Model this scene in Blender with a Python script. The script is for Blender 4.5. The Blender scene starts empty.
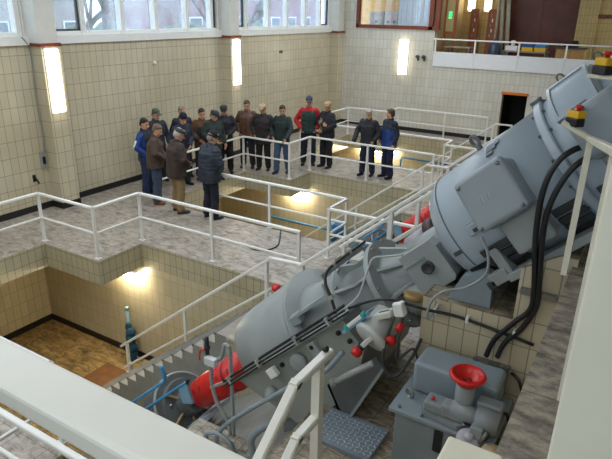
import bpy, bmesh, math, random
from mathutils import Vector, Matrix, noise
random.seed(7)
sc = bpy.context.scene
COL = sc.collection
PI = math.pi

# ------------------------------------------------------------------ materials
def lin(h):
    h = h.lstrip('#')
    v = [int(h[i:i+2], 16)/255 for i in (0, 2, 4)]
    return tuple((c/12.92 if c <= .04045 else ((c+.055)/1.055)**2.4) for c in v)

def newmat(name):
    m = bpy.data.materials.new(name); m.use_nodes = True
    nt = m.node_tree
    return m, nt, nt.nodes['Principled BSDF']

MATS = {}
def mat(name, hexcol, rough=.5, metal=0., var=.12, scale=6., bump=0., spec=.5):
    if name in MATS: return MATS[name]
    m, nt, b = newmat(name)
    c = lin(hexcol)
    n = nt.nodes.new('ShaderNodeTexNoise'); n.inputs['Scale'].default_value = scale
    n.inputs['Detail'].default_value = 4
    tc = nt.nodes.new('ShaderNodeTexCoord')
    nt.links.new(tc.outputs['Object'], n.inputs['Vector'])
    r = nt.nodes.new('ShaderNodeValToRGB')
    r.color_ramp.elements[0].position = .3; r.color_ramp.elements[1].position = .7
    r.color_ramp.elements[0].color = (*[x*(1-var) for x in c], 1)
    r.color_ramp.elements[1].color = (*[min(1, x*(1+var)) for x in c], 1)
    nt.links.new(n.outputs['Fac'], r.inputs['Fac'])
    nt.links.new(r.outputs['Color'], b.inputs['Base Color'])
    b.inputs['Roughness'].default_value = rough
    b.inputs['Metallic'].default_value = metal
    b.inputs['Specular IOR Level'].default_value = spec
    if bump:
        bp = nt.nodes.new('ShaderNodeBump'); bp.inputs['Strength'].default_value = bump
        bp.inputs['Distance'].default_value = .01
        nt.links.new(n.outputs['Fac'], bp.inputs['Height']); nt.links.new(bp.outputs['Normal'], b.inputs['Normal'])
    MATS[name] = m
    return m

def emit(name, hexcol, strength):
    if name in MATS: return MATS[name]
    m, nt, b = newmat(name)
    b.inputs['Base Color'].default_value = (*lin(hexcol), 1)
    b.inputs['Emission Color'].default_value = (*lin(hexcol), 1)
    b.inputs['Emission Strength'].default_value = strength
    MATS[name] = m
    return m

def tilemat(name, axis, hexcol, grout, w, h, rough=.28, off=(0, 0), var=.05, mortar=.006):
    """glazed wall tiles laid in the plane given by axis: 'X' (wall faces along X), 'Y', or 'Z' (floor)"""
    m, nt, b = newmat(name)
    g = nt.nodes.new('ShaderNodeNewGeometry')
    s = nt.nodes.new('ShaderNodeSeparateXYZ'); nt.links.new(g.outputs['Position'], s.inputs[0])
    c = nt.nodes.new('ShaderNodeCombineXYZ')
    u, v = {'X': ('Y', 'Z'), 'Y': ('X', 'Z'), 'Z': ('X', 'Y')}[axis]
    for k, (src, o) in enumerate(((u, off[0]), (v, off[1]))):
        ad = nt.nodes.new('ShaderNodeMath'); ad.operation = 'ADD'; ad.inputs[1].default_value = 50 + o
        nt.links.new(s.outputs[src], ad.inputs[0]); nt.links.new(ad.outputs[0], c.inputs[k])
    br = nt.nodes.new('ShaderNodeTexBrick'); br.offset = 0; br.squash = 1
    nt.links.new(c.outputs[0], br.inputs['Vector'])
    col = lin(hexcol)
    br.inputs['Color1'].default_value = (*[x*(1-var) for x in col], 1)
    br.inputs['Color2'].default_value = (*[min(1, x*(1+var)) for x in col], 1)
    br.inputs['Mortar'].default_value = (*lin(grout), 1)
    br.inputs['Scale'].default_value = 1; br.inputs['Mortar Size'].default_value = mortar
    br.inputs['Mortar Smooth'].default_value = .2
    br.inputs['Brick Width'].default_value = w; br.inputs['Row Height'].default_value = h
    n = nt.nodes.new('ShaderNodeTexNoise'); n.inputs['Scale'].default_value = .9; n.inputs['Detail'].default_value = 5
    nt.links.new(g.outputs['Position'], n.inputs['Vector'])
    r = nt.nodes.new('ShaderNodeValToRGB')
    r.color_ramp.elements[0].position = .3; r.color_ramp.elements[1].position = .75
    r.color_ramp.elements[0].color = (.84, .82, .76, 1); r.color_ramp.elements[1].color = (1, 1, 1, 1)
    nt.links.new(n.outputs['Fac'], r.inputs['Fac'])
    mx = nt.nodes.new('ShaderNodeMix'); mx.data_type = 'RGBA'; mx.blend_type = 'MULTIPLY'; mx.inputs[0].default_value = 1
    nt.links.new(br.outputs['Color'], mx.inputs[6]); nt.links.new(r.outputs['Color'], mx.inputs[7])
    nt.links.new(mx.outputs[2], b.inputs['Base Color'])
    bp = nt.nodes.new('ShaderNodeBump'); bp.inputs['Strength'].default_value = .25; bp.inputs['Distance'].default_value = .004
    bp.invert = True
    nt.links.new(br.outputs['Fac'], bp.inputs['Height']); nt.links.new(bp.outputs['Normal'], b.inputs['Normal'])
    b.inputs['Roughness'].default_value = rough
    MATS[name] = m
    return m

def stonemat(name, dark, mid, light, slab=.4, scale=5., rough=.55, slabvar=.0, dist=1.1, stretch=2.1, rot=.5):
    """streaky polished artificial-stone slabs with thin joints"""
    m, nt, b = newmat(name)
    g = nt.nodes.new('ShaderNodeNewGeometry')
    mp = nt.nodes.new('ShaderNodeMapping'); mp.inputs['Scale'].default_value = (1., stretch, 1.6)
    mp.inputs['Rotation'].default_value = (0, 0, rot)
    nt.links.new(g.outputs['Position'], mp.inputs['Vector'])
    n = nt.nodes.new('ShaderNodeTexNoise'); n.inputs['Scale'].default_value = scale; n.inputs['Detail'].default_value = 7
    n.inputs['Roughness'].default_value = .72; n.inputs['Distortion'].default_value = dist
    nt.links.new(mp.outputs[0], n.inputs['Vector'])
    r = nt.nodes.new('ShaderNodeValToRGB'); e = r.color_ramp.elements
    e[0].position = .36; e[0].color = (*lin(dark), 1); e[1].position = .62; e[1].color = (*lin(light), 1)
    k = r.color_ramp.elements.new(.49); k.color = (*lin(mid), 1)
    nt.links.new(n.outputs['Fac'], r.inputs['Fac'])
    br = nt.nodes.new('ShaderNodeTexBrick'); br.offset = 0
    ad = nt.nodes.new('ShaderNodeVectorMath'); ad.operation = 'ADD'; ad.inputs[1].default_value = (50.1, 50.05, 50)
    nt.links.new(g.outputs['Position'], ad.inputs[0]); nt.links.new(ad.outputs[0], br.inputs['Vector'])
    br.inputs['Color1'].default_value = (1-slabvar,)*3+(1,); br.inputs['Color2'].default_value = (1, 1, 1, 1)
    br.inputs['Mortar'].default_value = (.55, .53, .5, 1)
    br.inputs['Scale'].default_value = 1; br.inputs['Mortar Size'].default_value = .005
    br.inputs['Brick Width'].default_value = slab; br.inputs['Row Height'].default_value = slab
    mx = nt.nodes.new('ShaderNodeMix'); mx.data_type = 'RGBA'; mx.blend_type = 'MULTIPLY'; mx.inputs[0].default_value = 1
    nt.links.new(r.outputs['Color'], mx.inputs[6]); nt.links.new(br.outputs['Color'], mx.inputs[7])
    nt.links.new(mx.outputs[2], b.inputs['Base Color'])
    b.inputs['Roughness'].default_value = rough
    MATS[name] = m
    return m

TX = tilemat('tile_x', 'X', '#d2c8ae', '#91886f', .165, .318, off=(.0, .02), mortar=.005)
TY = tilemat('tile_y', 'Y', '#dcd9cf', '#b3aea0', .15, .30, off=(.0, .02), mortar=.005)
TPX = tilemat('tile_pit_x', 'X', '#d3c8a8', '#a99d80', .165, .318, off=(0, .2))
TPY = tilemat('tile_pit_y', 'Y', '#d6ccae', '#b9ae92', .165, .318, off=(0, .2))
TEX = tilemat('tile_edge_x', 'X', '#c2bba0', '#8a836e', .14, .225)
TEY = tilemat('tile_edge_y', 'Y', '#c2bba0', '#8a836e', .14, .225)
TBY = tilemat('tile_block_y', 'Y', '#c9bea4', '#8a8070', .112, .2, off=(0, .1), mortar=.004)
TBX = tilemat('tile_block_x', 'X', '#c9bea4', '#6b6354', .112, .2, off=(0, .1))
STONE = stonemat('stone_floor', '#756b61', '#a3998d', '#bdb3a6', slab=.42, scale=5.2, rough=.34, dist=.7, stretch=1.7)
STONE2 = stonemat('stone_step', '#5f564a', '#8f836f', '#b5a992', slab=.16, scale=5.5, rough=.5)
STONEL = stonemat('stone_ledge', '#5d554e', '#8d8377', '#b3a68e', slab=.9, scale=9, dist=.15, stretch=1.9, rot=.12)
PITF = stonemat('stone_pit', '#654f30', '#967b4c', '#bb9f6c', slab=.22, scale=3.2, rough=.5, slabvar=.2)
WHITE = mat('white_paint', '#ecebe5', .35, var=.03)
CREAM = mat('cream_paint', '#e3ddc8', .35, var=.05, scale=9)
PLASTER = mat('plaster', '#d8d5cc', .8, var=.04)
PITB = mat('slab_underside', '#b8ab8c', .8)
BLACK = mat('black_base', '#1d1c1b', .5)
GREYM = mat('motor_grey', '#a6b2bb', .34, var=.05, scale=3, spec=.6)
GREYG = mat('gear_grey', '#979d9c', .42, var=.08, scale=5)
GREYD = mat('dark_grey_paint', '#5d605f', .5, var=.12)
GREYT = mat('tank_grey', '#87939a', .4, var=.06, scale=4)
GREYS = mat('stair_grey', '#8f8f88', .6, var=.12)
TREAD = mat('tread_stone', '#989184', .6, var=.12, scale=14)
REDP = mat('red_paint', '#d01f1a', .35, var=.06)
BLUEP = mat('blue_paint', '#2f78a8', .4, var=.08)
BLUEL = mat('light_blue_paint', '#7fa9c4', .4)
RUBBER = mat('black_rubber', '#17181b', .38, var=.1)
STEEL = mat('bare_steel', '#8d8d8b', .35, .8, var=.1)
DARKS = mat('dark_slot', '#191a1a', .7)
FIN = mat('fin_grey', '#3f4142', .55)
YELLOW = mat('yellow_plastic', '#e2b21a', .45, var=.04)
RBROWN = mat('red_brown_wood', '#7a3a28', .45, var=.15, scale=9)
DBROWN = mat('dark_brown_wood', '#5e2c1a', .45, var=.25, scale=3)
OBROWN = mat('orange_brown_wood', '#9a5528', .5, var=.15)
PANELW = mat('panel_white', '#e6e7e8', .4, var=.02)
BEIGE = mat('room_beige', '#b29c6c', .7, var=.06)
LAMP = emit('tube_light', '#fff3d8', 7.)
PLAMP = emit('pit_light', '#fff1d2', 45.)

# ------------------------------------------------------------------ geometry helpers
class MB:
    """collects shapes into ONE mesh; frame maps local coordinates to world"""
    def __init__(s, frame=None):
        s.bm = bmesh.new(); s.f = frame; s.mats = []; s.cur = 0
    def m(s, material):
        if material not in s.mats: s.mats.append(material)
        s.cur = s.mats.index(material); return s
    def _add(s, verts, faces, smooth=False):
        vs = []
        for v in verts:
            v = Vector(v)
            if s.f is not None: v = s.f @ v
            vs.append(s.bm.verts.new(v))
        out = []
        for f in faces:
            try:
                fc = s.bm.faces.new([vs[i] for i in f]); fc.material_index = s.cur; fc.smooth = smooth; out.append(fc)
            except ValueError: pass
        return vs, out
    def box(s, x0, x1, y0, y1, z0, z1, bevel=0.):
        if bevel > 0:
            return s.rbox(((x0+x1)/2, (y0+y1)/2, (z0+z1)/2), (x1-x0, y1-y0, z1-z0), bevel)
        v = [(x, y, z) for x in (x0, x1) for y in (y0, y1) for z in (z0, z1)]
        f = [(0, 1, 3, 2), (4, 6, 7, 5), (0, 4, 5, 1), (2, 3, 7, 6), (0, 2, 6, 4), (1, 5, 7, 3)]
        return s._add(v, f)
    def rbox(s, c, d, bevel, rot=None, seg=3):
        t = bmesh.new(); bmesh.ops.create_cube(t, size=1)
        bmesh.ops.scale(t, vec=d, verts=t.verts)
        bmesh.ops.bevel(t, geom=t.edges[:]+t.verts[:], offset=min(bevel, min(d)*.49), segments=seg, affect='EDGES', profile=.5)
        if rot is not None: bmesh.ops.rotate(t, cent=(0, 0, 0), matrix=rot, verts=t.verts)
        t.verts.index_update()
        v = [vv.co+Vector(c) for vv in t.verts]; f = [[q.index for q in ff.verts] for ff in t.faces]
        t.free()
        return s._add(v, f, False)
    def beam(s, p, q, w, h, ext=0., up=(0, 0, 1)):
        p = Vector(p); q = Vector(q); d = (q-p).normalized(); p = p-d*ext; q = q+d*ext
        up = Vector(up)
        if abs(d.dot(up)) > .99: up = Vector((1, 0, 0))
        r = d.cross(up).normalized(); u = r.cross(d).normalized()
        c = min(w, h)*.18
        prof = [(-w/2+c, -h/2), (w/2-c, -h/2), (w/2, -h/2+c), (w/2, h/2-c), (w/2-c, h/2), (-w/2+c, h/2), (-w/2, h/2-c), (-w/2, -h/2+c)]
        n = len(prof)
        v = [p+r*a+u*b for a, b in prof]+[q+r*a+u*b for a, b in prof]
        f = [(i, (i+1) % n, n+(i+1) % n, n+i) for i in range(n)]+[tuple(range(n))[::-1], tuple(range(n, 2*n))]
        return s._add(v, f)
    def prism(s, pts, d):
        """planar polygon (3D points) pushed along vector d"""
        n = len(pts); d = Vector(d)
        v = [Vector(p) for p in pts]+[Vector(p)+d for p in pts]
        f = [(i, (i+1) % n, n+(i+1) % n, n+i) for i in range(n)]+[tuple(range(n))[::-1], tuple(range(n, 2*n))]
        return s._add(v, f)
    def lathe(s, p, axis, prof, seg=40, smooth=True, arc=None):
        """prof: list of (t, r) along axis from p"""
        p = Vector(p); a = Vector(axis).normalized()
        r = a.cross(Vector((0, 0, 1)) if abs(a.z) < .9 else Vector((1, 0, 0))).normalized(); u = a.cross(r)
        rings = []
        v = []
        for t, rad in prof:
            if rad < 1e-6: rings.append([len(v)]); v.append(p+a*t)
            else:
                rings.append(list(range(len(v), len(v)+seg)))
                for k in range(seg):
                    th = 2*PI*k/seg
                    v.append(p+a*t+r*(rad*math.cos(th))+u*(rad*math.sin(th)))
        f = []
        for A, B in zip(rings, rings[1:]):
            if len(A) == 1 and len(B) == 1: continue
            for k in range(seg):
                k2 = (k+1) % seg
                if len(A) == 1: f.append((A[0], B[k2], B[k]))
                elif len(B) == 1: f.append((A[k], A[k2], B[0]))
                else: f.append((A[k], A[k2], B[k2], B[k]))
        if len(rings[0]) > 1: f.append(tuple(rings[0][::-1]))
        if len(rings[-1]) > 1: f.append(tuple(rings[-1]))
        return s._add(v, f, smooth)
    def cyl(s, p, q, r, seg=20, r2=None):
        p = Vector(p); q = Vector(q)
        return s.lathe(p, q-p, [(0, r), ((q-p).length, r if r2 is None else r2)], seg)
    def tube(s, pts, r, seg=10, res=6, smoothpath=True):
        P = [Vector(p) for p in pts]
        if smoothpath and len(P) > 2:
            Q = []
            for i in range(len(P)-1):
                p0 = P[max(i-1, 0)]; p1 = P[i]; p2 = P[i+1]; p3 = P[min(i+2, len(P)-1)]
                for k in range(res):
                    t = k/res
                    Q.append(.5*((2*p1)+(p2-p0)*t+(2*p0-5*p1+4*p2-p3)*t*t+(3*p1-p0-3*p2+p3)*t**3))
            Q.append(P[-1]); P = Q
        v = []; f = []
        d0 = (P[1]-P[0]).normalized()
        r0 = d0.cross(Vector((0, 0, 1)) if abs(d0.z) < .9 else Vector((1, 0, 0))).normalized()
        for i, p in enumerate(P):
            d = (P[min(i+1, len(P)-1)]-P[max(i-1, 0)]).normalized()
            r0 = (r0-d*r0.dot(d)).normalized(); u = d.cross(r0)
            for k in range(seg):
                th = 2*PI*k/seg
                v.append(p+r0*(r*math.cos(th))+u*(r*math.sin(th)))
        for i in range(len(P)-1):
            for k in range(seg):
                k2 = (k+1) % seg
                f.append((i*seg+k, i*seg+k2, (i+1)*seg+k2, (i+1)*seg+k))
        f.append(tuple(range(seg))[::-1]); f.append(tuple(range((len(P)-1)*seg, len(P)*seg)))
        return s._add(v, f, True)
    def torus(s, c, axis, R, r, seg=28, ss=10):
        c = Vector(c); a = Vector(axis).normalized()
        x = a.cross(Vector((0, 0, 1)) if abs(a.z) < .9 else Vector((1, 0, 0))).normalized(); y = a.cross(x)
        v = []; f = []
        for i in range(seg):
            th = 2*PI*i/seg; d = x*math.cos(th)+y*math.sin(th)
            for j in range(ss):
                ph = 2*PI*j/ss
                v.append(c+d*(R+r*math.cos(ph))+a*(r*math.sin(ph)))
        for i in range(seg):
            for j in range(ss):
                f.append((i*ss+j, ((i+1) % seg)*ss+j, ((i+1) % seg)*ss+(j+1) % ss, i*ss+(j+1) % ss))
        return s._add(v, f, True)
    def ell(s, c, r, rot=None, seg=16, rings=10):
        v = []; f = []
        c = Vector(c)
        for i in range(rings+1):
            ph = PI*i/rings
            for k in range(seg):
                th = 2*PI*k/seg
                q = Vector((r[0]*math.sin(ph)*math.cos(th), r[1]*math.sin(ph)*math.sin(th), r[2]*math.cos(ph)))
                if rot is not None: q = rot @ q
                v.append(c+q)
        for i in range(rings):
            for k in range(seg):
                f.append((i*seg+k, (i+1)*seg+k, (i+1)*seg+(k+1) % seg, i*seg+(k+1) % seg))
        r_ = s._add(v, f, True)
        bmesh.ops.remove_doubles(s.bm, verts=r_[0], dist=1e-6)
        return r_
    def capsule(s, p, r0, q, r1, seg=12):
        p = Vector(p); q = Vector(q); d = q-p; L = d.length
        if L < 1e-6: return s.ell(p, (r0, r0, r0))
        prof = []
        for k in range(5):
            a = PI/2*(1-k/4.); prof.append((-r0*math.sin(a), r0*math.cos(a)))
        for k in range(5):
            a = PI/2*k/4.; prof.append((L+r1*math.sin(a), r1*math.cos(a)))
        prof[0] = (prof[0][0], 0); prof[-1] = (prof[-1][0], 0)
        return s.lathe(p, d, prof, seg)
    def mesh(s, name, origin=(0, 0, 0)):
        bm = s.bm
        bmesh.ops.recalc_face_normals(bm, faces=bm.faces)
        bmesh.ops.translate(bm, vec=-Vector(origin), verts=bm.verts)
        me = bpy.data.meshes.new(name); bm.to_mesh(me); bm.free()
        for mm in s.mats: me.materials.append(mm)
        return me
    def build(s, name, parent=None, material=None, loc=None):
        """world-space shapes; parent keeps them where they are"""
        if material is not None and not s.mats: s.mats = [material]
        if parent is not None: org = worldloc(parent)
        elif loc is not None: org = Vector(loc)
        else:
            org = Vector((0, 0, 0))
        o = bpy.data.objects.new(name, s.mesh(name, org))
        COL.objects.link(o)
        if parent is not None: o.parent = parent
        else: o.location = org
        return o

def worldloc(o):
    v = Vector(o.location)
    while o.parent is not None:
        o = o.parent; v = v+Vector(o.location)
    return v

def tag(o, label=None, cat=None, group=None, kind=None):
    if label: o['label'] = label
    if cat: o['category'] = cat
    if group: o['group'] = group
    if kind: o['kind'] = kind
    return o
def thing(name, label, cat, loc, group=None):
    o = bpy.data.objects.new(name, None); COL.objects.link(o); o.location = loc; o.empty_display_size = .1
    return tag(o, label, cat, group)
def struct(name, mb, material=None):
    o = mb.build(name, None, material); o['kind'] = 'structure'; return o
def solo(name, mb, label, cat, loc, material=None, group=None):
    return tag(mb.build(name, None, material, loc), label, cat, group)
def copy_tree(o, off=None, parent=None):
    c = o.copy(); COL.objects.link(c)
    if parent is not None: c.parent = parent
    elif off is not None: c.location = Vector(o.location)+Vector(off)
    for ch in list(o.children): copy_tree(ch, None, c)
    return c

# ------------------------------------------------------------------ dimensions
D = 5.95                   # spacing of the three pumps, along Y
XW, YW = -10.5, 19.4       # window wall, back wall
ZP = -2.53                 # floor of the pits
ZU = 2.55                  # upper floor
XE, XN, XS = -8.85, -7.42, -4.15

# ------------------------------------------------------------------ camera
def make_camera():
    f, yaw, pitch, roll = 567.88, .539463, .36904, .0203956
    fw = Vector((-math.sin(yaw)*math.cos(pitch), math.cos(yaw)*math.cos(pitch), -math.sin(pitch)))
    r = Vector((math.cos(yaw), math.sin(yaw), 0)); u = r.cross(fw)
    r2 = r*math.cos(roll)+u*math.sin(roll); u2 = -r*math.sin(roll)+u*math.cos(roll)
    cd = bpy.data.cameras.new('camera'); cam = bpy.data.objects.new('camera', cd); COL.objects.link(cam)
    M = Matrix((r2, u2, -fw)).transposed().to_4x4(); M.translation = (0, 0, 4)
    cam.matrix_world = M
    cd.sensor_width = 36; cd.lens = f/612*36; cd.clip_start = .05; cd.clip_end = 200
    sc.camera = cam
make_camera()

# ------------------------------------------------------------------ room shell
def by_normal(o, top, xside, yside, bottom=None):
    me = o.data
    me.materials.clear()
    for m_ in (top, xside, yside, bottom or top): me.materials.append(m_)
    for p in me.polygons:
        n = p.normal
        if n.z > .6: p.material_index = 0
        elif n.z < -.6: p.material_index = 3
        elif abs(n.x) > abs(n.y): p.material_index = 1
        else: p.material_index = 2

# walkway floor: cantilevered slabs round the pits
mb = MB()
mb.box(XW, XE, -4, YW, -.45, 0)
for k in (-1, 0, 1):
    y0 = 6.61+D*k
    mb.box(XE, XS, y0, y0+1.92, -.45, 0)
    mb.box(XS, 1.2, 4.95+D*k, y0+1.28, -.45, 0)
    mb.box(XE, XN, y0-.96, y0, -.45, 0)
y0 = 6.61+D*2
mb.box(XE, XS, y0, YW, -.45, 0); mb.box(XS, 1.2, 4.95+D*2, YW, -.45, 0); mb.box(XE, XN, y0-.96, y0, -.45, 0)
fl = struct('floor', mb); by_normal(fl, STONE, TEX, TEY, PITB)
# pit floors and the tiled walls below the walkways
mb = MB(); mb.box(XW, 1.2, -4, YW, ZP-.2, ZP)
fp = struct('floor_pit', mb, PITF)
mb = MB()
for k in (-1, 0, 1, 2):
    y0 = 6.61+D*k
    y1 = YW if k == 2 else y0+1.92
    mb.box(XW, XS, y0+.004, y1-.004, ZP, -.45)
    mb.box(XS, 1.2, 4.954+D*k, (YW if k == 2 else y0+1.276), ZP, -.45)
pw = struct('wall_pit', mb); by_normal(pw, TPY, TPX, TPY)
mb = MB(); mb.box(XW-.3, XW, -4, YW, ZP, -.45); pl = struct('wall_pit_left', mb); by_normal(pl, TPY, TPX, TPY)
# black base strips in the pits
mb = MB()
for k in (0, 1, 2):
    y0 = 6.61+D*k
    mb.box(XW+.02, XS, y0-.018, y0+.002, ZP, ZP+.13)
    mb.box(XW, XW+.02, y0-4.05, y0-.001, ZP, ZP+.13)
struct('baseboard_pit', mb, BLACK)

# window wall
mb = MB(); mb.box(XW-.3, XW, -4, YW, -.45, 3.27); o = struct('wall_left', mb); by_normal(o, WHITE, TX, TY)
mb = MB(); mb.box(XW, XW+.02, -4, 7.05, 0, .13); mb.box(XW, XW+.02, 7.48, 12.8, 0, .13); mb.box(XW, XW+.02, 13.24, 19.0, 0, .13)
struct('baseboard_left', mb, BLACK)
mb = MB(); mb.box(XE, 1.2, YW-.02, YW, 0, .13); mb.box(XW+.35, XE, YW-.02, YW, 0, .13); struct('baseboard_back', mb, BLACK)
# pillars with lamps
PIL = [(1.28, 1.74, 'near'), (7.04, 7.46, 'left'), (12.8, 13.22, 'middle'), (18.98, 19.4, 'corner')]
for y0, y1, nm in PIL:
    mb = MB(); mb.box(XW, XW+.34, y0, y1, 0, 3.25); o = struct('wall_pillar_'+nm, mb); by_normal(o, TX, TX, TX)
    mb = MB(); mb.box(XW-.3, XW+.33, y0-.03, y1-.03, 3.31, 6.0); struct('wall_pillar_top_'+nm, mb, PLASTER)
    mb = MB(); mb.box(XW-.02, XW+.37, y0-.04, y1+.01, 3.25, 3.31); struct('trim_pillar_'+nm, mb, RBROWN)
    mb = MB(); mb.box(XW, XW+.355, y0-.012, y1+.012, 0, .13); struct('baseboard_pillar_'+nm, mb, BLACK)

# windows: sill, frame, panes
glass, nt, b = newmat('window_glass')
nt.nodes.remove(b)
out = nt.nodes['Material Output']
tr = nt.nodes.new('ShaderNodeBsdfTransparent'); tr.inputs[0].default_value = (.86, .93, .98, 1)
gl = nt.nodes.new('ShaderNodeBsdfGlossy'); gl.inputs['Roughness'].default_value = .05
df = nt.nodes.new('ShaderNodeBsdfTranslucent'); df.inputs[0].default_value = (.55, .62, .68, 1)
n = nt.nodes.new('ShaderNodeTexNoise'); n.inputs['Scale'].default_value = 2.2; n.inputs['Detail'].default_value = 6
g = nt.nodes.new('ShaderNodeNewGeometry'); nt.links.new(g.outputs['Position'], n.inputs['Vector'])
r = nt.nodes.new('ShaderNodeValToRGB'); r.color_ramp.elements[0].position = .35; r.color_ramp.elements[1].position = .7
r.color_ramp.elements[0].color = (.10,)*3+(1,); r.color_ramp.elements[1].color = (.36,)*3+(1,)
nt.links.new(n.outputs['Fac'], r.inputs[0])
m1 = nt.nodes.new('ShaderNodeMixShader'); nt.links.new(r.outputs[0], m1.inputs[0]); nt.links.new(tr.outputs[0], m1.inputs[1]); nt.links.new(df.outputs[0], m1.inputs[2])
m2 = nt.nodes.new('ShaderNodeMixShader'); m2.inputs[0].default_value = .07
nt.links.new(m1.outputs[0], m2.inputs[1]); nt.links.new(gl.outputs[0], m2.inputs[2]); nt.links.new(m2.outputs[0], out.inputs[0])

WINY = [(-4, 1.25), (1.76, 7.03), (7.48, 12.77), (13.24, 18.95)]
mul = {0: [-2.9, -1.8, -.7, .3], 1: [2.6, 3.7, 4.7, 5.8, 6.9], 2: [8.38, 9.44, 10.47, 11.56, 12.5], 3: [14.0, 15.15, 16.2, 17.3, 18.3]}
for i, (y0, y1) in enumerate(WINY):
    mb = MB().m(WHITE)
    mb.box(XW-.26, XW+.06, y0, y1, 3.27, 3.43)              # sill board
    mb.box(XW-.2, XW-.08, y0, y1, 5.5, 5.6); mb.box(XW-.2, XW-.08, y0, y1, 3.43, 3.5)
    edges = [y0]+mul[i]+[y1]
    for y in mul[i]: mb.box(XW-.2, XW-.04, y-.05, y+.05, 3.43, 5.6)
    mb.box(XW-.2, XW-.05, y0, y0+.06, 3.43, 5.6); mb.box(XW-.2, XW-.05, y1-.06, y1, 3.43, 5.6)
    w = struct('window_%d' % (i+1), mb)
    # the opening sash at both ends has a dark seal
    mb = MB().m(FIN)
    for a, bb in ((edges[0]+.07, edges[1]-.06), (edges[-2]+.06, edges[-1]-.07)):
        mb.box(XW-.17, XW-.1, a, a+.035, 3.51, 5.48); mb.box(XW-.17, XW-.1, bb-.035, bb, 3.51, 5.48); mb.box(XW-.17, XW-.1, a, bb, 3.505, 3.54)
    o = mb.build('sash_seal', w)
    mb = MB(); mb.box(XW-.145, XW-.137, y0+.03, y1-.03, 3.46, 5.54); mb.build('pane', w, glass)
    mb = MB().m(WHITE)                                       # stay arm on the opening sash
    ya = edges[-2]+.0
    mb.beam((XW-.04, edges[1]-.02, 3.5), (XW+.02, edges[1]+.06, 3.74), .02, .02); mb.beam((XW-.04, edges[1]+.12, 3.47), (XW+.02, edges[1]+.06, 3.74), .02, .02)
    mb.build('stay', w)
mb = MB(); mb.box(XW-.3, XW, -4, YW, 5.6, 6.05); struct('wall_left_top', mb, PLASTER)

# back wall with control-room window, balcony opening and a dark doorway
mb = MB()
XB = -6.75
def bwall(x0, x1, z0, z1): mb.box(x0, x1, YW, YW+.25, z0, z1)
bwall(XW-.3, -9.63, -.45, 6.05); bwall(-9.63, XB, -.45, 3.5); bwall(-9.63, XB, 5.0, 6.05)
bwall(XB, -4.28, -.45, 2.3); bwall(-3.5, 1.5, -.45, 2.3); bwall(-4.28, -3.5, 1.6, 2.3)
o = struct('wall_back', mb); by_normal(o, TX, TX, TY)
mb = MB(); mb.box(-4.28, -3.5, YW+.25, YW+1.4, -.05, 0); struct('floor_doorway', mb, GREYD)
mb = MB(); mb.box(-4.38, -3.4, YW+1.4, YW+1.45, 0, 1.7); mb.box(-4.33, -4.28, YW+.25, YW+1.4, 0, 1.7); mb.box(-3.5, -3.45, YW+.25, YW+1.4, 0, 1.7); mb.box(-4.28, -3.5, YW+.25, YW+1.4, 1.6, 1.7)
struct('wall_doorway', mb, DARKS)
mb = MB(); mb.box(-4.31, -3.47, YW-.05, YW+.0, 1.57, 1.65)
struct('trim_1', mb, mat('orange_paint', '#d9701e', .5))
# control room behind the window
mb = MB().m(RBROWN)
mb.box(-9.68, -9.58, YW-.05, YW+.1, 3.45, 5.0); mb.box(-9.68, -6.6, YW-.05, YW+.1, 3.45, 3.56); mb.box(-6.98, -6.84, YW-.05, YW+.12, 3.45, 5.0); mb.box(-6.76, -6.62, YW-.06, YW+.12, 3.45, 5.0)
w = struct('window_5', mb)
cg, nt, b = newmat('clear_glass'); nt.nodes.remove(b)
tr = nt.nodes.new('ShaderNodeBsdfTransparent'); gl = nt.nodes.new('ShaderNodeBsdfGlossy'); gl.inputs['Roughness'].default_value = .02
mx = nt.nodes.new('ShaderNodeMixShader'); mx.inputs[0].default_value = .08
nt.links.new(tr.outputs[0], mx.inputs[1]); nt.links.new(gl.outputs[0], mx.inputs[2]); nt.links.new(mx.outputs[0], nt.nodes['Material Output'].inputs[0])
mb = MB(); mb.box(-9.6, -6.9, YW+.03, YW+.036, 3.54, 5.0); mb.build('pane', w, cg)
mb = MB(); mb.box(-10.6, -6.8, YW+2.2, YW+2.3, 2.5, 6.05); struct('wall_control_room', mb, mat('warm_wall', '#d9b36a', .7))
mb = MB(); mb.box(-10.6, -6.8, YW+.25, YW+2.2, 2.4, 2.5); struct('floor_control_room', mb, GREYS)
blindm = mat('blind_blue', '#c3d2e2', .7, var=.03)
mb = MB()
for i in range(13): mb.box(-8.18+i*.1, -8.085+i*.1, YW+.2+.01*(i % 2), YW+.215+.01*(i % 2), 3.52, 5.2)
solo('window_blind', mb, 'pale blue vertical blind behind the control room window', 'blind', (-7.6, YW+.2, 3.52), blindm)
for i, x in enumerate((-9.85, -9.24)):
    t = thing('control_cabinet', ['grey control cabinet with one red lamp behind the control room window', 'grey control cabinet with two red lamps beside the pale blind'][i], 'cabinet', (x, 21.0, 2.5), 'control cabinets')
    mb = MB(); mb.box(x, x+.58, 20.8, 21.3, 2.5, 4.0, .015); mb.build('body', t, mat('cabinet_grey', '#b9bec0', .5))
    mb = MB(); mb.box(x+.05, x+.53, 20.785, 20.805, 2.6, 3.93, .006); mb.build('door', t, mat('cabinet_door', '#aeb4b7', .5))
    for q in ((.3,) if i == 0 else (.17, .41)):
        mb = MB(); mb.lathe((x+q, 20.79, 3.85), (0, -1, 0), [(0, .025), (.015, .025), (.02, 0)], 12); mb.build('lamp', t, emit('red_pilot', '#ff4a3a', .5))
        mb = MB(); mb.box(x+q-.05, x+q+.05, 20.775, 20.79, 3.6, 3.68); mb.build('meter', t, GREYD)

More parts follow.
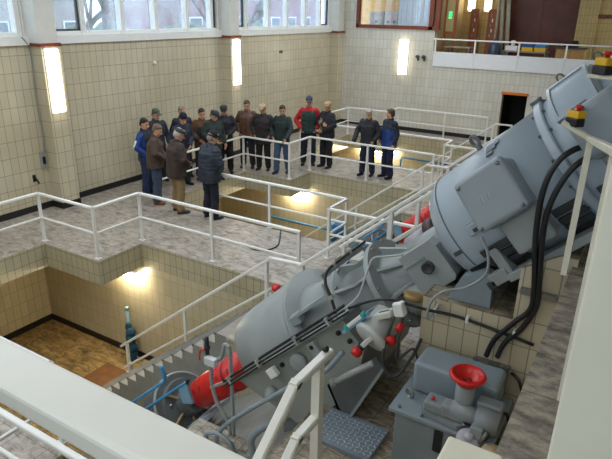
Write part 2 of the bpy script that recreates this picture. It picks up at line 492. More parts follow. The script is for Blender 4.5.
# balcony room
mb = MB(); mb.box(-7.2, 1.5, YW+.25, 22.6, 2.15, 2.3); struct('floor_balcony', mb, mat('lino', '#5a4538', .6))
mb = MB(); mb.box(-7.2, -5.3, 22.5, 22.6, 2.3, 6.05); mb.box(-2.8, 1.5, 22.5, 22.6, 2.3, 6.05); mb.box(-5.3, -2.8, 22.5, 22.6, 5.2, 6.05); struct('wall_balcony', mb)
BT = tilemat('tile_balcony', 'Y', '#c4ab72', '#9a8555', .12, .24); bpy.data.objects['wall_balcony'].data.materials.append(BT)
mb = MB(); mb.box(-7.25, -6.8, YW+.25, 22.5, 2.3, 6.05); struct('wall_balcony_left', mb, BEIGE)
mb = MB(); mb.box(-2.8, -2.2, 22.25, 22.5, 2.3, 6.05); struct('wall_balcony_pier', mb, BT)
mb = MB().m(DBROWN)
mb.box(-5.3, -2.8, 22.46, 22.52, 2.3, 5.2)
for x in (-5.3, -4.05, -2.85): mb.box(x, x+.06, 22.43, 22.47, 2.3, 5.2)
mb.box(-4.9, -4.1, 22.44, 22.47, 4.0, 4.06)
struct('door_1', mb)
mb = MB(); mb.box(-10.8, 3.2, YW, 22.7, 6.05, 6.15); struct('ceiling_balcony', mb, PLASTER)
# balcony parapet and rail
mb = MB()
xs = [-6.73, -5.35, -3.97, -2.59, -1.21, .2]
for a, bb in zip(xs, xs[1:]): mb.box(a+.004, bb-.004, YW-.04, YW+.0, 2.3, 2.77)
struct('trim_balcony', mb, PANELW)
def railing(name, label, runs, cat='railing', group=None, post=.045, top=.055, mid=.035, material=None, midoff=.45):
    """runs: (top points, [(x,y,ztop,zbase) posts], mid?)"""
    material = material or WHITE
    p0 = runs[0][1][0]
    t = thing(name, label, cat, (p0[0], p0[1], p0[3]), group)
    mt = MB(); mm = MB(); has = False
    for pts, posts, midq in runs:
        for i, (p, q) in enumerate(zip(pts, pts[1:])):
            mt.beam(p, q, top, top*.8, top*.42)
            if midq:
                has = True
                mm.beam(Vector(p)-Vector((0, 0, midoff)), Vector(q)-Vector((0, 0, midoff)), mid, mid)
        for x, y, zt, zb in posts:
            pm = MB(); pm.box(x-post/2, x+post/2, y-post/2, y+post/2, zb, zt-top*.35)
            if material is WHITE: pm.box(x-post, x+post, y-post, y+post, zb, zb+.012)
            pm.build('post', t, material)
    mt.build('top_rail', t, material)
    if has: mm.build('mid_rail', t, material)
    return t
railing('railing', 'white steel rail above the white balcony parapet at the back', [([(-6.73, YW-.02, 3.17), (.2, YW-.02, 3.17)], [(x, YW-.02, 3.17, 2.77) for x in (-6.68, -5.35, -3.97, -2.59, -1.21)], False)])

# ceiling with openings added for top light, far sides
mb = MB(); mb.box(-10.8, -8.2, -4, YW+.25, 6.05, 6.2); mb.box(-4.2, 6.2, .6, YW+.25, 6.05, 6.2); mb.box(.2, 6.2, -4, .6, 6.05, 6.2)
for y in (-4, 1.3, 7.0, 12.8, 18.9): mb.box(-8.2, -4.2, y, y+.5, 6.05, 6.2)  # beams across the long unseen skylight strip, added for top light
mb.box(-4.2, .2, -4, -1.4, 6.05, 6.2); mb.box(-4.2, -2.0, -1.4, .6, 6.05, 6.2)  # leaves an added opening overhead to brighten the foreground rails
struct('ceiling', mb, PLASTER)
mb = MB(); mb.box(6.0, 6.2, -4, YW, -.45, 6.05); o = struct('wall_right', mb); by_normal(o, TX, TX, TY)
mb = MB(); mb.box(-10.8, 6.2, -4.2, -4, ZP, 2.9); mb.box(-10.8, 6.2, -4.2, -4, 5.6, 6.05); mb.box(-10.8, -.2, -4.2, -4, 2.9, 5.6); mb.box(5, 6.2, -4.2, -4, 2.9, 5.6); o = struct('wall_front', mb); by_normal(o, TX, TX, TY)
mb = MB().m(WHITE); mb.box(-.2, 5, -4.15, -4.05, 2.9, 3.0); mb.box(-.2, 5, -4.15, -4.05, 5.5, 5.6)  # unseen window behind the camera, added to brighten the near rails and post
for i in range(5): mb.box(-.24+1.3*i, -.16+1.3*i, -4.15, -4.05, 2.9, 5.6)
w = struct('window_6', mb)
mb = MB(); mb.box(-.15, 4.95, -4.105, -4.095, 3.0, 5.5); mb.build('pane', w, glass)
mb = MB(); mb.box(1.5, 6.0, YW, YW+.25, -.45, 6.05); o = struct('wall_back_right', mb); by_normal(o, TX, TX, TY)
mb = MB(); mb.box(1.2, 6.0, -4, YW, 2.35, ZU); o = struct('floor_gallery', mb, STONEL)
mb = MB(); mb.box(1.2, 1.35, -4, YW, ZP, 2.35); o = struct('wall_gallery', mb); by_normal(o, TBY, TBX, TBY)

# upper floor on which the photographer stands
mb = MB(); mb.box(-.23, 1.2, -4, 3.62, 2.38, ZU); o = struct('floor_upper', mb, STONEL)
mb = MB(); mb.box(-.2, 1.2, -4, 3.6, .0, 2.38); o = struct('wall_upper', mb); by_normal(o, TBY, TBX, TBY)

# ------------------------------------------------------------------ staircases
def stair(name, label, x0, z0, x1, z1, y0, y1, nstep, group=None, under=.35):
    """rises from (x0,z0) to (x1,z1)"""
    dx = (x1-x0)/nstep; dz = (z1-z0)/nstep
    pts = [(x0, z0)]
    for i in range(nstep):
        pts.append((x0+dx*i, z0+dz*(i+1))); pts.append((x0+dx*(i+1), z0+dz*(i+1)))
    pts.append((x1, z1-under)); pts.append((x0+under*dx/dz, z0))
    mb = MB(); mb.prism([(x, y0, z) for x, z in pts], (0, y1-y0, 0))
    t = thing(name, label, 'staircase', (x0, (y0+y1)/2, z0), group)
    o = mb.build('flight', t); by_normal(o, TREAD, TREAD, GREYS, GREYS)
    mb = MB()
    for i in range(nstep):
        mb.box(x0+dx*i-.012, x0+dx*i+.03, y0-.004, y1+.004, z0+dz*(i+1)-.028, z0+dz*(i+1)+.004)
    mb.build('nosing', t, mat('nosing', '#6d6a62', .6))
    return t
SL = math.tan(math.radians(37.75))
LX = XS-(-ZP)/SL
s1 = stair('staircase', 'grey-sided stair beside the near pump going down to the ochre pit floor', LX, ZP, XS, 0, 4.97, 5.74, 16, 'stairs into the pits', .6)
s2 = stair('staircase', 'stair rising from the walkway behind the large gearbox', -3.5, 0, -3.5+ZU/SL, ZU, 5.78, 6.56, 15, None)
c = copy_tree(s1, (0, D, 0)); c['label'] = 'grey-sided stair going down into the middle pit beyond the white railings'
c = copy_tree(s1, (0, 2*D, 0)); c['label'] = 'stair going down into the farthest pit below the back wall'

def pit_rails(k):
    y = D*k
    far = ['white zigzag railing along the near edge of the walkway over the ochre pit', 'white zigzag railing that the standing men lean on', 'white railing round the farthest pit below the back wall'][k]
    xe = -4.15 if k < 2 else -4.45
    pts = [(-8.95, 2.62+y, .9), (-8.95, 5.73+y, .9), (-7.52, 5.73+y, .9), (-7.52, 6.73+y, .9), (xe, 6.73+y, .9)]
    posts = [(-8.95, 2.62+y, .9, 0), (-8.95, 4.2+y, .9, 0), (-8.95, 5.73+y, .9, 0), (-7.52, 5.73+y, .9, 0), (-7.52, 6.73+y, .9, 0), (-5.85, 6.73+y, .9, 0), (xe, 6.73+y, .9, 0)]
    railing('railing', far, [(pts, posts, True)], group='walkway railings')
    near = ['white railing at the lower left corner beside the grey walkway', 'white railing on the far edge of the walkway in front of the middle pit', 'white railing on the far edge of the walkway behind the men in blue and grey'][k]
    yn = 2.6+y
    a = -8.9 if k == 2 else -7.2
    if k == 1: a = -7.4
    pts = [(a, yn, .9), (-4.29, yn, .9), (-4.29, yn-.64, .9), (-1.9, yn-.64, .9)]
    posts = [(a+.03, yn, .9, 0), (-5.95, yn, .9, 0), (-4.29, yn, .9, 0), (-4.29, yn-.64, .9, 0), (-3.2, yn-.64, .9, 0)]
    if k == 0:
        pts = [(-7.4, yn, .9), (-4.29, yn, .9), (-4.29, yn-.64, .9), (-2.75, yn-.64, .9)]
        posts = posts[:4]+[(-2.8, yn-.64, .9, 0)]
    railing('railing', near, [(pts, posts, True)], group='walkway railings')
    # rail of the stair down into the pit
    yr = 5.7+y
    xa, xb = -7.13, -3.95
    zt = lambda x: .90+(x-xb)*.775
    lab = ['white sloping handrail of the stair down into the ochre pit', 'white sloping handrail of the stair into the middle pit', 'white sloping handrail of the stair into the farthest pit'][k]
    gz = lambda x: min(0, ZP+(math.floor((x-LX)/((XS-LX)/16))+1)*(-ZP/16)) if x < XS else 0
    runs = [([(xa, yr, zt(xa)), (xb, yr, .9)], [(x, yr, zt(x), gz(x)) for x in (-7.0, -5.58, -4.02)], True),
            ([(xb, yr, .9), (-3.5, yr+.05, .9)], [(-3.5, yr+.05, .9, 0)], False)]
    railing('railing', lab, runs, group='stair railings')
for k in (0, 1, 2): pit_rails(k)
def up_rails(k):
    y = D*k
    for yr, x0, lab in ((5.73, -3.5, 'long white handrail rising from the landing past the gearbox and motor'), (6.61, -3.36, 'second white handrail on the far side of the rising stair')):
        if k == 1: lab = lab.replace('long white handrail rising from the landing past the gearbox and motor', 'white handrail rising behind the large motor beyond the middle pit').replace('second white handrail on the far side of the rising stair', 'far white handrail of the stair rising beyond the middle pit')
        x1 = -.35
        z = lambda x: .9+(x-x0)*.83
        zb = lambda x: max(0, (x+3.5)*SL-.03)
        railing('railing', lab, [([(x0, yr+y, z(x0)), (x1, yr+y, z(x1))], [(x, yr+y, z(x), zb(x)) for x in (x0+.03, -2.3, -1.2, x1-.05)], True)], group='stair railings', midoff=.4)
up_rails(0); up_rails(1)
c = copy_tree(s2, (0, D, 0)); c['label'] = 'stair rising behind the large motor beyond the middle pit'

# rail beside the photographer's steps
xr = -1.615
t = railing('railing', 'short cream handrail in the foreground bending down beside the checker plate step', [
    ([(xr, 3.03, 1.74), (xr, 2.6, 1.74), (xr, 1.5, 1.74-1.1*.73)], [(xr, 2.9, 1.74, .85)], False),
    ([(xr, 2.88, 1.28), (xr, 2.63, 1.28), (xr, 1.6, 1.28-1.03*.73)], [(xr, 1.7, 1.1, .1)], False)], material=mat('rail_white', '#ebe8dc', .35, var=.03), post=.065, top=.07)
mb = MB(); mb.ell((xr, 3.0, 1.79), (.025, .025, .025)); mb.build('knob', t, RUBBER)
# board rails right in front of the photographer
t = thing('railing', 'broad white board rail crossing the lower left foreground', 'railing', (-1.5, .49, ZU))
mb = MB(); mb.rbox((-1.5, .49, 3.345), (2.2, .1, .05), .012); mb.build('top_rail', t, mat('rail_white', '#ebe8dc', .35, var=.03))
mb = MB(); mb.box(-2.6, -2.54, .46, .52, 0.0, 3.32); mb.build('post', t, CREAM)
mb = MB(); mb.box(-.44, -.40, .46, .52, 2.2, 3.32); mb.build('post', t, CREAM)
t = thing('railing', 'cream rail end pointing away at the bottom edge beside the stone ledge', 'railing', (-.145, .6, ZU))
mb = MB(); mb.rbox((-.145, .43, 3.28), (.095, .8, .045), .006); mb.build('top_rail', t, CREAM)
mb = MB(); mb.box(-.165, -.125, .3, .34, ZU, 3.26); mb.build('post', t, CREAM)
mb = MB(); mb.rbox((.033, .8, 3.5), (.126, .06, 1.9), .004); solo('pillar_post', mb, 'wide cream upright post close by at the right edge', 'post', (.035, .8, ZU), CREAM)
t = railing('railing', 'cream upright and sloping handrail on the stone ledge before the big motor', [([(-.40, 3.44, 3.438), (-.265, 3.455, 3.37), (-.078, 2.17, 3.57), (.05, 1.2, 3.72)], [(-.258, 3.45, 3.37, ZU), (-.078, 2.17, 3.57, ZU)], False)], material=CREAM, post=.034, top=.04)

# ------------------------------------------------------------------ near platform, machine base
mb = MB()
mb.box(-1.95, -.2, 1.95, 3.58, 0, .85); mb.box(-1.95, -1.16, 3.58, 4.9, 0, .85)
o = struct('floor_platform', mb); by_normal(o, STONE2, TBX, TBY)
mb = MB(); mb.box(-3.3, -1.95, 2.0, 3.5, -.6, .1); o = struct('floor_step', mb); by_normal(o, stonemat('small_tile', '#6f6658', '#9a917f', '#b9b09d', slab=.1, scale=6), TBX, TBY)
T = math.radians(43)
def frame(off=0.):
    a = Vector((math.cos(T), 0, math.sin(T))); nn = Vector((-math.sin(T), 0, math.cos(T)))
    M = Matrix.Identity(4)
    for r_ in range(3):
        M[r_][0] = a[r_]; M[r_][1] = (0, 1, 0)[r_]; M[r_][2] = nn[r_]
    M.translation = (-3.5, 4.1+off, .15)
    return M
F = frame()
def W(s, y, n): return F @ Vector((s, y, n))
# sloping concrete bed of the pumps
for k in range(3):
    mb = MB(); y = D*k
    def zb(x): return .15+(x+3.5)*.9325-1.02
    x0 = -6.3; x1 = -1.97
    mb.prism([(x0, 3.3+y, ZP), (x0, 3.3+y, max(ZP, zb(x0))), (x1, 3.3+y, zb(x1)), (x1, 3.3+y, ZP)], (0, 1.64, 0))
    struct('floor_bed_%d' % (k+1), mb, GREYS)
# tiled block carrying the motor
mb = MB(); mb.box(-1.15, -.52, 3.6, 4.75, .0, 2.08); mb.prism([(-.52, 3.6, 0), (-.2, 3.6, 0), (-.2, 3.6, 2.6), (-.30, 3.6, 2.6), (-.52, 3.6, 2.46)], (0, .95, 0)); mb.box(-1.15, -.52, 4.5, 4.75, 2.08, 2.6)
o = struct('wall_motor_block', mb); by_normal(o, STONE2, TBX, TBY)
mb = MB(); mb.box(-.198, 1.2, 3.63, 4.94, 0, 2.54); o = struct('wall_motor_block_upper', mb); by_normal(o, STONE2, TBX, TBY)
mb = MB(); mb.box(-.16, .0, 3.635, 3.665, 2.22, 2.44); solo('recess_shade_panel', mb, 'dark panel in place of a shaded opening below the stone step at the foot of the motor', 'opening', (-.08, 3.64, 2.22), DARKS)  # near-black panel, shade of a recess put into its colour

# ------------------------------------------------------------------ electric motor
mo = thing('electric_motor', 'huge inclined blue-grey electric motor at the upper right', 'motor', tuple(W(3.9, 0, -.6)))
mb = MB(F)
mb.lathe((0, 0, 0), (1, 0, 0), [(3.30, 0), (3.30, .29), (3.335, .37), (3.37, .40), (3.42, .430), (3.44, .438), (4.31, .452)], 64)
mb.build('barrel', mo, GREYM)
mb = MB(F); mb.lathe((0, 0, 0), (1, 0, 0), [(4.30, .40), (4.30, .478), (4.31, .486), (4.35, .486), (4.36, .478), (4.36, .40)], 64, smooth=False); ring = mb.build('seam_ring', mo, GREYM)
for k in range(16):
    th = 2*PI*k/16+.1
    mb = MB(F).m(STEEL); mb.cyl((4.285, .472*math.cos(th), .472*math.sin(th)), (4.375, .472*math.cos(th), .472*math.sin(th)), .010, 8); mb.build('bolt', ring)
mb = MB(F); mb.lathe((0, 0, 0), (1, 0, 0), [(4.35, .40), (4.355, .462), (4.42, .475), (4.70, .492), (4.72, .44)], 64); mb.build('rear_barrel', mo, GREYM)
mb = MB(F); mb.lathe((0, 0, 0), (1, 0, 0), [(4.70, .40), (4.71, .455), (5.3, .465), (5.31, .43), (5.9, .43), (5.95, .35), (5.95, 0)], 64); mb.build('end_cover', mo, GREYM)
mb = MB(F); mb.torus((3.455, 0, 0), (1, 0, 0), .439, .006, 64, 6); mb.build('joint', mo, mat('joint_grey', '#6d7880', .5))
# terminal box on the near side
rx = Matrix.Rotation(math.radians(-14), 3, 'X')
mb = MB(F); mb.rbox((3.91, -.46, .14), (.35, .2, .36), .045, rx, 4); tb = mb.build('terminal_box', mo, mat('box_grey', '#949da2', .36, var=.05, scale=3))
mb = MB(F); mb.rbox((3.90, -.565, .17), (.37, .07, .37), .034, rx, 5); lid = mb.build('lid', tb, mat('box_grey', '#949da2', .36, var=.05, scale=3))
for a in (-.15, .15):
    for c_ in (-.15, .15):
        mb = MB(F).m(STEEL); p = Vector((3.90+a, -.605, .17)) + rx @ Vector((0, 0, c_)); mb.ell(p, (.014, .012, .014), None, 8, 6); mb.build('bolt', lid)
mb = MB(F).m(GREYM)                                          # raised maker's lettering, worn
for i, w_ in enumerate((.014, .02, .014, .02, .012)):
    p = Vector((3.83+i*.026, -.600, .175)); q = rx @ Vector((0, 0, .02)); mb.beam(p-q, p+q, w_*.45, .006); mb.beam(p+q*.9, p+q*.9+Vector((.012, 0, 0)), .004, .006)
mb.build('raised_mark', lid)
mb = MB(F); mb.rbox((3.945, -.45, -.14), (.27, .2, .24), .025, None, 3); mb.build('cable_box', mo, GREYG)
mb = MB(F); mb.rbox((3.66, -.435, .03), (.17, .05, .08), .012); mb.box(3.58, 3.78, -.455, -.43, .07, .085); mb.build('side_plate', mo, GREYM)
mb = MB(F).m(FIN); mb.rbox((3.665, -.463, .02), (.09, .008, .028), .003); mb.build('slot', mo)
mb = MB(F).m(FIN); mb.rbox((3.42, -.425, -.06), (.06, .03, .03), .003); mb.build('slot', mo)
def strip(mb, s0, s1, t0, t1, r0, th, n_=4):
    vs = []
    for i in range(n_+1):
        t_ = math.radians(t0+(t1-t0)*i/n_); vs.append((s0, r0*math.cos(t_), r0*math.sin(t_)))
    for i in range(n_, -1, -1):
        t_ = math.radians(t0+(t1-t0)*i/n_); vs.append((s0, (r0+th)*math.cos(t_), (r0+th)*math.sin(t_)))
    mb.prism(vs, (s1-s0, 0, 0))
# dark louvred flank below the boxes
for (a, bb) in ((3.56, 3.80), (4.10, 4.28), (4.40, 4.68)):
    for k in range(6):
        mb = MB(F).m(FIN); strip(mb, a, bb, 196+k*9, 202.5+k*9, .45 if bb < 4.3 else .475, .02); mb.build('louvre', mo)
mb = MB(F).m(DARKS); strip(mb, 3.40, 3.54, 208, 262, .436, .012, 10); mb.build('vent_opening', mo)
for sd in (-1, 1):
    mb = MB(F); mb.rbox((4.25, .40*sd, -.375), (1.26, .12, .06), .01); mb.build('foot', mo, GREYG)
    for s_, l_ in ((3.64, .07), (4.52, .1)):
        mb = MB(F); mb.rbox((s_, .38*sd, -.26), (l_, .13, .24), .012); mb.build('foot_rib', mo, GREYG)
    mb = MB(); y_ = 3.66 if sd < 0 else 4.42
    mb.prism([(-.99, y_, 2.085), (-.91, y_, 2.27), (-.76, y_, 2.36), (-.70, y_, 2.33), (-.69, y_, 2.085)], (0, .1, 0)); mb.build('pedestal', mo, GREYT)
mb = MB(F).m(FIN); mb.rbox((3.50, -.45, -.36), (.06, .02, .05), .004); mb.build('slot', mo)
mb = MB(F); mb.rbox((3.57, -.42, -.34), (.14, .08, .09), .01); mb.build('foot_end', mo, GREYG)
mb = MB(F); mb.rbox((4.64, -.46, .16), (.34, .2, .32), .06, rx, 4); rb = mb.build('rear_box', mo, mat('box_grey', '#949da2', .36, var=.05, scale=3))
mb = MB(F); mb.rbox((4.62, -.42, -.12), (.2, .16, .26), .02, None, 3); mb.build('cable_gland_box', mo, GREYG)
mb = MB(F).m(STEEL); mb.ell((4.60, -.55, .31), (.02, .02, .02), None, 10, 8); mb.build('bolt', rb)
# eye bolts
for s_, rr in ((3.83, .452), (4.52, .478), (4.76, .455)):
    q_ = .75 if s_ < 4 else .55
    mb = MB(F); mb.cyl((s_, 0, rr-.02), (s_, 0, rr+.03*q_), .03*q_, 14); mb.torus((s_, 0, rr+.085*q_), (.75, 1, 0), .055*q_, .018*q_ if s_ < 4 else .006); mb.build('eye_bolt', mo, mat('eye_bolt_grey', '#6c7175', .45))
mb = MB(F); mb.rbox((4.33, -.04, .49), (.05, .06, .03), .008); mb.cyl((4.29, -.06, .495), (4.37, -.06, .495), .012, 8); mb.build('lug', ring, mat('eye_bolt_grey', '#6c7175', .45))
# hatch with latch
mb = MB(F); strip(mb, 4.44, 4.685, 104, 140, .484, .03, 12); hb = mb.build('hatch_cover', mo, mat('hatch_grey', '#9fadb8', .34, var=.05))
mb = MB(F)
strip(mb, 4.43, 4.45, 102, 142, .484, .042, 12); strip(mb, 4.675, 4.695, 102, 142, .484, .042, 12); strip(mb, 4.43, 4.695, 101, 104, .484, .042, 2); strip(mb, 4.43, 4.695, 140, 143, .484, .042, 2); mb.build('rim', hb, GREYM)
mb = MB(F); t_ = math.radians(143); mb.rbox((4.58, .51*math.cos(t_), .51*math.sin(t_)), (.035, .05, .07), .008); mb.rbox((4.58, .545*math.cos(t_), .545*math.sin(t_)), (.1, .03, .025), .008); mb.build('latch', hb, STEEL)
for i, (s_, n_) in enumerate(((3.97, 112), (3.955, 117), (3.94, 122), (4.45, 96))):
    t_ = math.radians(n_); r0 = .457 if i < 3 else .482
    w_ = (.10, .075, .055, .06)[i]
    mb = MB(F); rot = Matrix.Rotation(t_-PI/2, 3, 'X'); mb.rbox((s_, r0*math.cos(t_), r0*math.sin(t_)), (w_, .03 if i else .045, .008), .001, rot, 1); mb.build('name_plate', mo, mat('plate_grey', '#59636b', .4))
# cables of the motor
CABLES = [[(-0.26, 3.66, 3.29), (-0.337, 3.56, 3.281), (-0.412, 3.5, 3.201), (-0.455, 3.47, 3.038), (-0.455, 3.48, 2.763), (-0.417, 3.54, 2.375), (-0.42, 3.56, 2.209), (-0.506, 3.565, 2.078), (-0.608, 3.56, 1.918), (-0.645, 3.55, 1.778)],
          [(-0.20, 3.66, 3.24), (-0.271, 3.56, 3.237), (-0.344, 3.5, 3.149), (-0.4, 3.47, 2.98), (-0.416, 3.48, 2.771), (-0.388, 3.54, 2.383), (-0.39, 3.56, 2.218), (-0.45, 3.565, 2.054), (-0.536, 3.56, 1.923), (-0.572, 3.55, 1.796)]]
for i, (dx, lab) in enumerate(((0, 'left one of two thick black cables hanging from the motor down the tiled wall'), (.08, 'right one of two thick black cables hanging from the motor down the tiled wall'))):
    mb = MB()
    pts = CABLES[i]
    mb.tube(pts, .018, 12, 8)
    solo('cable', mb, lab, 'cable', pts[-1], RUBBER, 'motor cables')
t = thing('cable_clamp', 'grey steel clamp bars fixing the black cables to the tiles', 'clamp', (-.6, 3.55, 1.7))
mb = MB().m(STEEL); mb.box(-.72, -.48, 3.53, 3.598, 1.7, 1.73); mb.build('bar', t)
mb = MB().m(STEEL); mb.box(-.50, -.28, 3.56, 3.598, 2.30, 2.34); mb.build('bar', t)
for q in (-.72, -.62, -.52):
    mb = MB().m(STEEL); mb.box(q, q+.035, 3.515, 3.53, 1.67, 1.76); mb.build('lug', t)

# ------------------------------------------------------------------ gearbox
F2 = F.copy(); F2.translation = W(.10, 0, -.08)
gb = thing('gearbox', 'large grey domed gearbox with ribbed bell housing in the middle', 'gearbox', tuple(W(1.2, 0, -.7)))
def dome(mb, prof, seg=32):
    """half lathe about the s axis for n>=0, prof (s, r)"""
    v = []; f = []
    for row in prof:
        s_, r_, rn = row if len(row) == 3 else (row[0], row[1], row[1])
        for k in range(seg+1):
            th = PI*k/seg; v.append((s_, -r_*math.cos(th), rn*math.sin(th)))
    m_ = seg+1
    for i in range(len(prof)-1):
        for k in range(seg): f.append((i*m_+k, i*m_+k+1, (i+1)*m_+k+1, (i+1)*m_+k))
    for i in range(len(prof)-1): f.append((i*m_, (i+1)*m_, (i+1)*m_+seg, i*m_+seg))
    f.append(tuple(range(m_))); f.append(tuple(range((len(prof)-1)*m_, len(prof)*m_))[::-1])
    mb._add(v, f, True)
mb = MB(F2); dome(mb, [(.48, .04, .10), (.485, .10, .22), (.51, .17, .34), (.57, .26, .43), (.66, .34, .48), (.78, .41, .51), (.92, .465, .525), (1.08, .51, .53), (1.25, .53, .53), (1.60, .535, .535), (1.63, .53, .53)]); mb.build('dome', gb, GREYG)
mb = MB(F2); dome(mb, [(1.625, .55), (1.665, .55)]); mb.build('rim', gb, GREYG)
HG = mat('housing_grey', '#90948e', .5, var=.12, scale=4)
mb = MB(F2)
mb.prism([(.86, -.58, -.05), (.80, -.58, .06), (2.25, -.58, .06), (2.25, -.58, -.25), (1.9, -.58, -.55), (1.15, -.58, -.55)], (0, 1.16, 0))
mb.build('lower_housing', gb, HG)
mb = MB(F2); mb.box(.80, 2.28, -.61, .61, .045, .075, .008); mb.build('split_flange', gb, GREYG)
mb = MB(F2); mb.lathe((0, 0, 0), (1, 0, 0), [(1.66, .41), (1.72, .375), (2.08, .36), (2.10, .41), (2.135, .41), (2.14, .31), (2.56, .28)], 48); mb.build('neck', gb, GREYG)
mb = MB(F2); mb.lathe((0, 0, 0), (1, 0, 0), [(2.50, .27), (2.50, .40), (2.55, .40), (2.56, .26), (2.68, .22), (2.84, .19)], 48, smooth=False); mb.build('bell_flange', gb, GREYG)
for th in range(0, 360, 45):
    t_ = math.radians(th+8); c_, s_ = math.cos(t_), math.sin(t_)
    off = Vector((0, -s_*.012, c_*.012))
    pts = [Vector((2.135, .3*c_, .3*s_)), Vector((2.135, .40*c_, .40*s_)), Vector((2.30, .33*c_, .33*s_)), Vector((2.505, .35*c_, .35*s_)), Vector((2.505, .27*c_, .27*s_))]
    mb = MB(F2); mb.prism([p-off for p in pts], off*2); mb.build('rib', gb, GREYG)
    pts = [Vector((2.58, .22*c_, .22*s_)), Vector((2.58, .34*c_, .34*s_)), Vector((2.80, .2*c_, .2*s_))]
    mb = MB(F2); mb.prism([p-off for p in pts], off*2); mb.build('rib', gb, GREYG)
for k in range(12):
    t_ = 2*PI*k/12+.3
    mb = MB(F2).m(STEEL); mb.cyl((2.09, .385*math.cos(t_), .385*math.sin(t_)), (2.16, .385*math.cos(t_), .385*math.sin(t_)), .014, 6); mb.build('bolt', gb)
    mb = MB(F2).m(STEEL); mb.cyl((2.485, .375*math.cos(t_), .375*math.sin(t_)), (2.57, .375*math.cos(t_), .375*math.sin(t_)), .012, 6); mb.build('bolt', gb)
mb = MB(F2); mb.prism([(2.80, -.27, -.16), (3.10, -.27, -.16), (3.13, -.27, -.13), (3.13, -.27, .13), (3.09, -.27, .19), (2.80, -.27, .19)], (0, .50, 0))
mb.lathe((2.82, 0, .05), (1, 0, 0), [(0, .19), (.32, .19), (.35, .15), (.35, 0)], 32)
mb.build('input_box', gb, GREYG)
mb = MB(F2); mb.lathe((2.98, -.27, .02), (0, -1, 0), [(0, .05), (.03, .05), (.03, .035), (.005, .03), (.005, 0)], 20); mb.build('sight_glass', gb, FIN)
mb = MB(F2); mb.box(2.70, 3.0, -.285, -.26, .095, .11); mb.build('side_rib', gb, GREYG)
mb = MB(); p = W(2.86, -.16, -.17); mb.lathe(p+Vector((0, -.12, -.06)), (0, 0, 1), [(0, .06), (.01, .085), (.05, .085), (.055, .07), (.06, 0)], 24); mb.build('oil_cap', gb, mat('worn_brass', '#a58a5c', .45, .3, var=.25))
mb = MB(F2); mb.lathe((2.72, -.12, -.1), (0, -.4, -1), [(0, .16), (.16, .15), (.2, .1), (.2, 0)], 24); mb.build('sump', gb, HG)
# gusset bracket beside the dome
mb = MB(F2); mb.prism([(1.665, -.47, .26), (2.10, -.33, .27), (1.665, -.28, .27)], (0, 0, -.025)); mb.prism([(1.665, -.47, .26), (1.75, -.44, .26), (1.75, -.44, .18), (1.665, -.47, .19)], (0, .08, .02)); mb.build('gusset', gb, GREYG)
# bosses, caps and a foot on the casing side
mb = MB(F2); mb.lathe((1.62, -.58, -.08), (0, -1, 0), [(0, .08), (.05, .08), (.055, .07), (.055, 0)], 24); mb.build('inspection_cap', gb, GREYG)
mb = MB(F2); mb.lathe((1.12, -.58, -.2), (0, -1, 0), [(0, .06), (.06, .06), (.06, .03), (.1, .03), (.1, 0)], 16); mb.build('drain_plug', gb, GREYG)
mb = MB(F2); mb.rbox((1.85, -.6, -.08), (.1, .05, .2), .01); mb.build('bearing_pad', gb, GREYG)
for s_, n_ in ((1.85, -.02), (1.85, -.14), (2.15, -.03), (1.42, -.03), (2.2, -.13)):
    mb = MB(F2).m(DARKS); mb.lathe((s_, -.585, n_), (0, -1, 0), [(0, .02), (.045 if s_ == 1.85 else .02, .02), (.045 if s_ == 1.85 else .02, 0)], 12); mb.build('plug', gb)
mb = MB(); q0 = W(1.0, -.6, -.6); q1 = W(1.95, -.6, -.6)
mb.prism([(q0.x, 3.60, q0.z), (q1.x, 3.60, q1.z), (q1.x, 3.60, .85), (-1.97, 3.60, .85), (-1.97, 3.60, .0), (q0.x+.05, 3.60, -.4)], (0, 1.05, 0)); mb.build('pedestal', gb, mat('pedestal_grey', '#74797a', .5, var=.1))
# trough-shaped foot bracket
t = thing('foot_bracket', 'dark grey trough-shaped steel foot bracket on the tiled platform', 'bracket', (-1.6, 3.45, .85))
mb = MB()
mb.prism([(-1.86, 3.50, 1.08), (-1.44, 3.50, 1.50), (-1.38, 3.50, 1.44), (-1.62, 3.50, .86), (-1.74, 3.50, .86)], (0, .025, 0)); mb.build('web', t, GREYD)
mb = MB(); mb.prism([(-1.86, 3.50, 1.08), (-1.74, 3.50, .86), (-1.62, 3.66, .86), (-1.74, 3.66, 1.08)], (.02, 0, .01)); mb.build('end_plate', t, GREYT)
mb = MB(); mb.prism([(-1.64, 3.47, .86), (-1.38, 3.47, 1.44), (-1.38, 3.50, 1.44), (-1.64, 3.50, .86)], (.025, 0, 0)); mb.build('lip', t, GREYG)
# coupling behind the input box
t = thing('brake_coupling', 'pale coupling drum with a dark brown ring between gearbox and motor', 'coupling', tuple(W(3.1, .3, 0)))
mb = MB(F); mb.lathe((0, .30, .07), (1, 0, 0), [(2.74, 0), (2.74, .115), (2.98, .12), (2.98, 0)], 28); mb.build('drum', t, mat('pale_grey', '#a9a5ab', .4))
mb = MB(F); mb.lathe((0, .30, .07), (1, 0, 0), [(2.98, .1), (2.98, .155), (3.08, .155), (3.08, .1)], 28); mb.build('ring', t, mat('brown_ring', '#4a3536', .5))
mb = MB(F); mb.lathe((0, .1, .03), (1, 0, 0), [(3.06, 0), (3.06, .11), (3.32, .11), (3.32, 0)], 28); mb.build('shaft', t, GREYM)

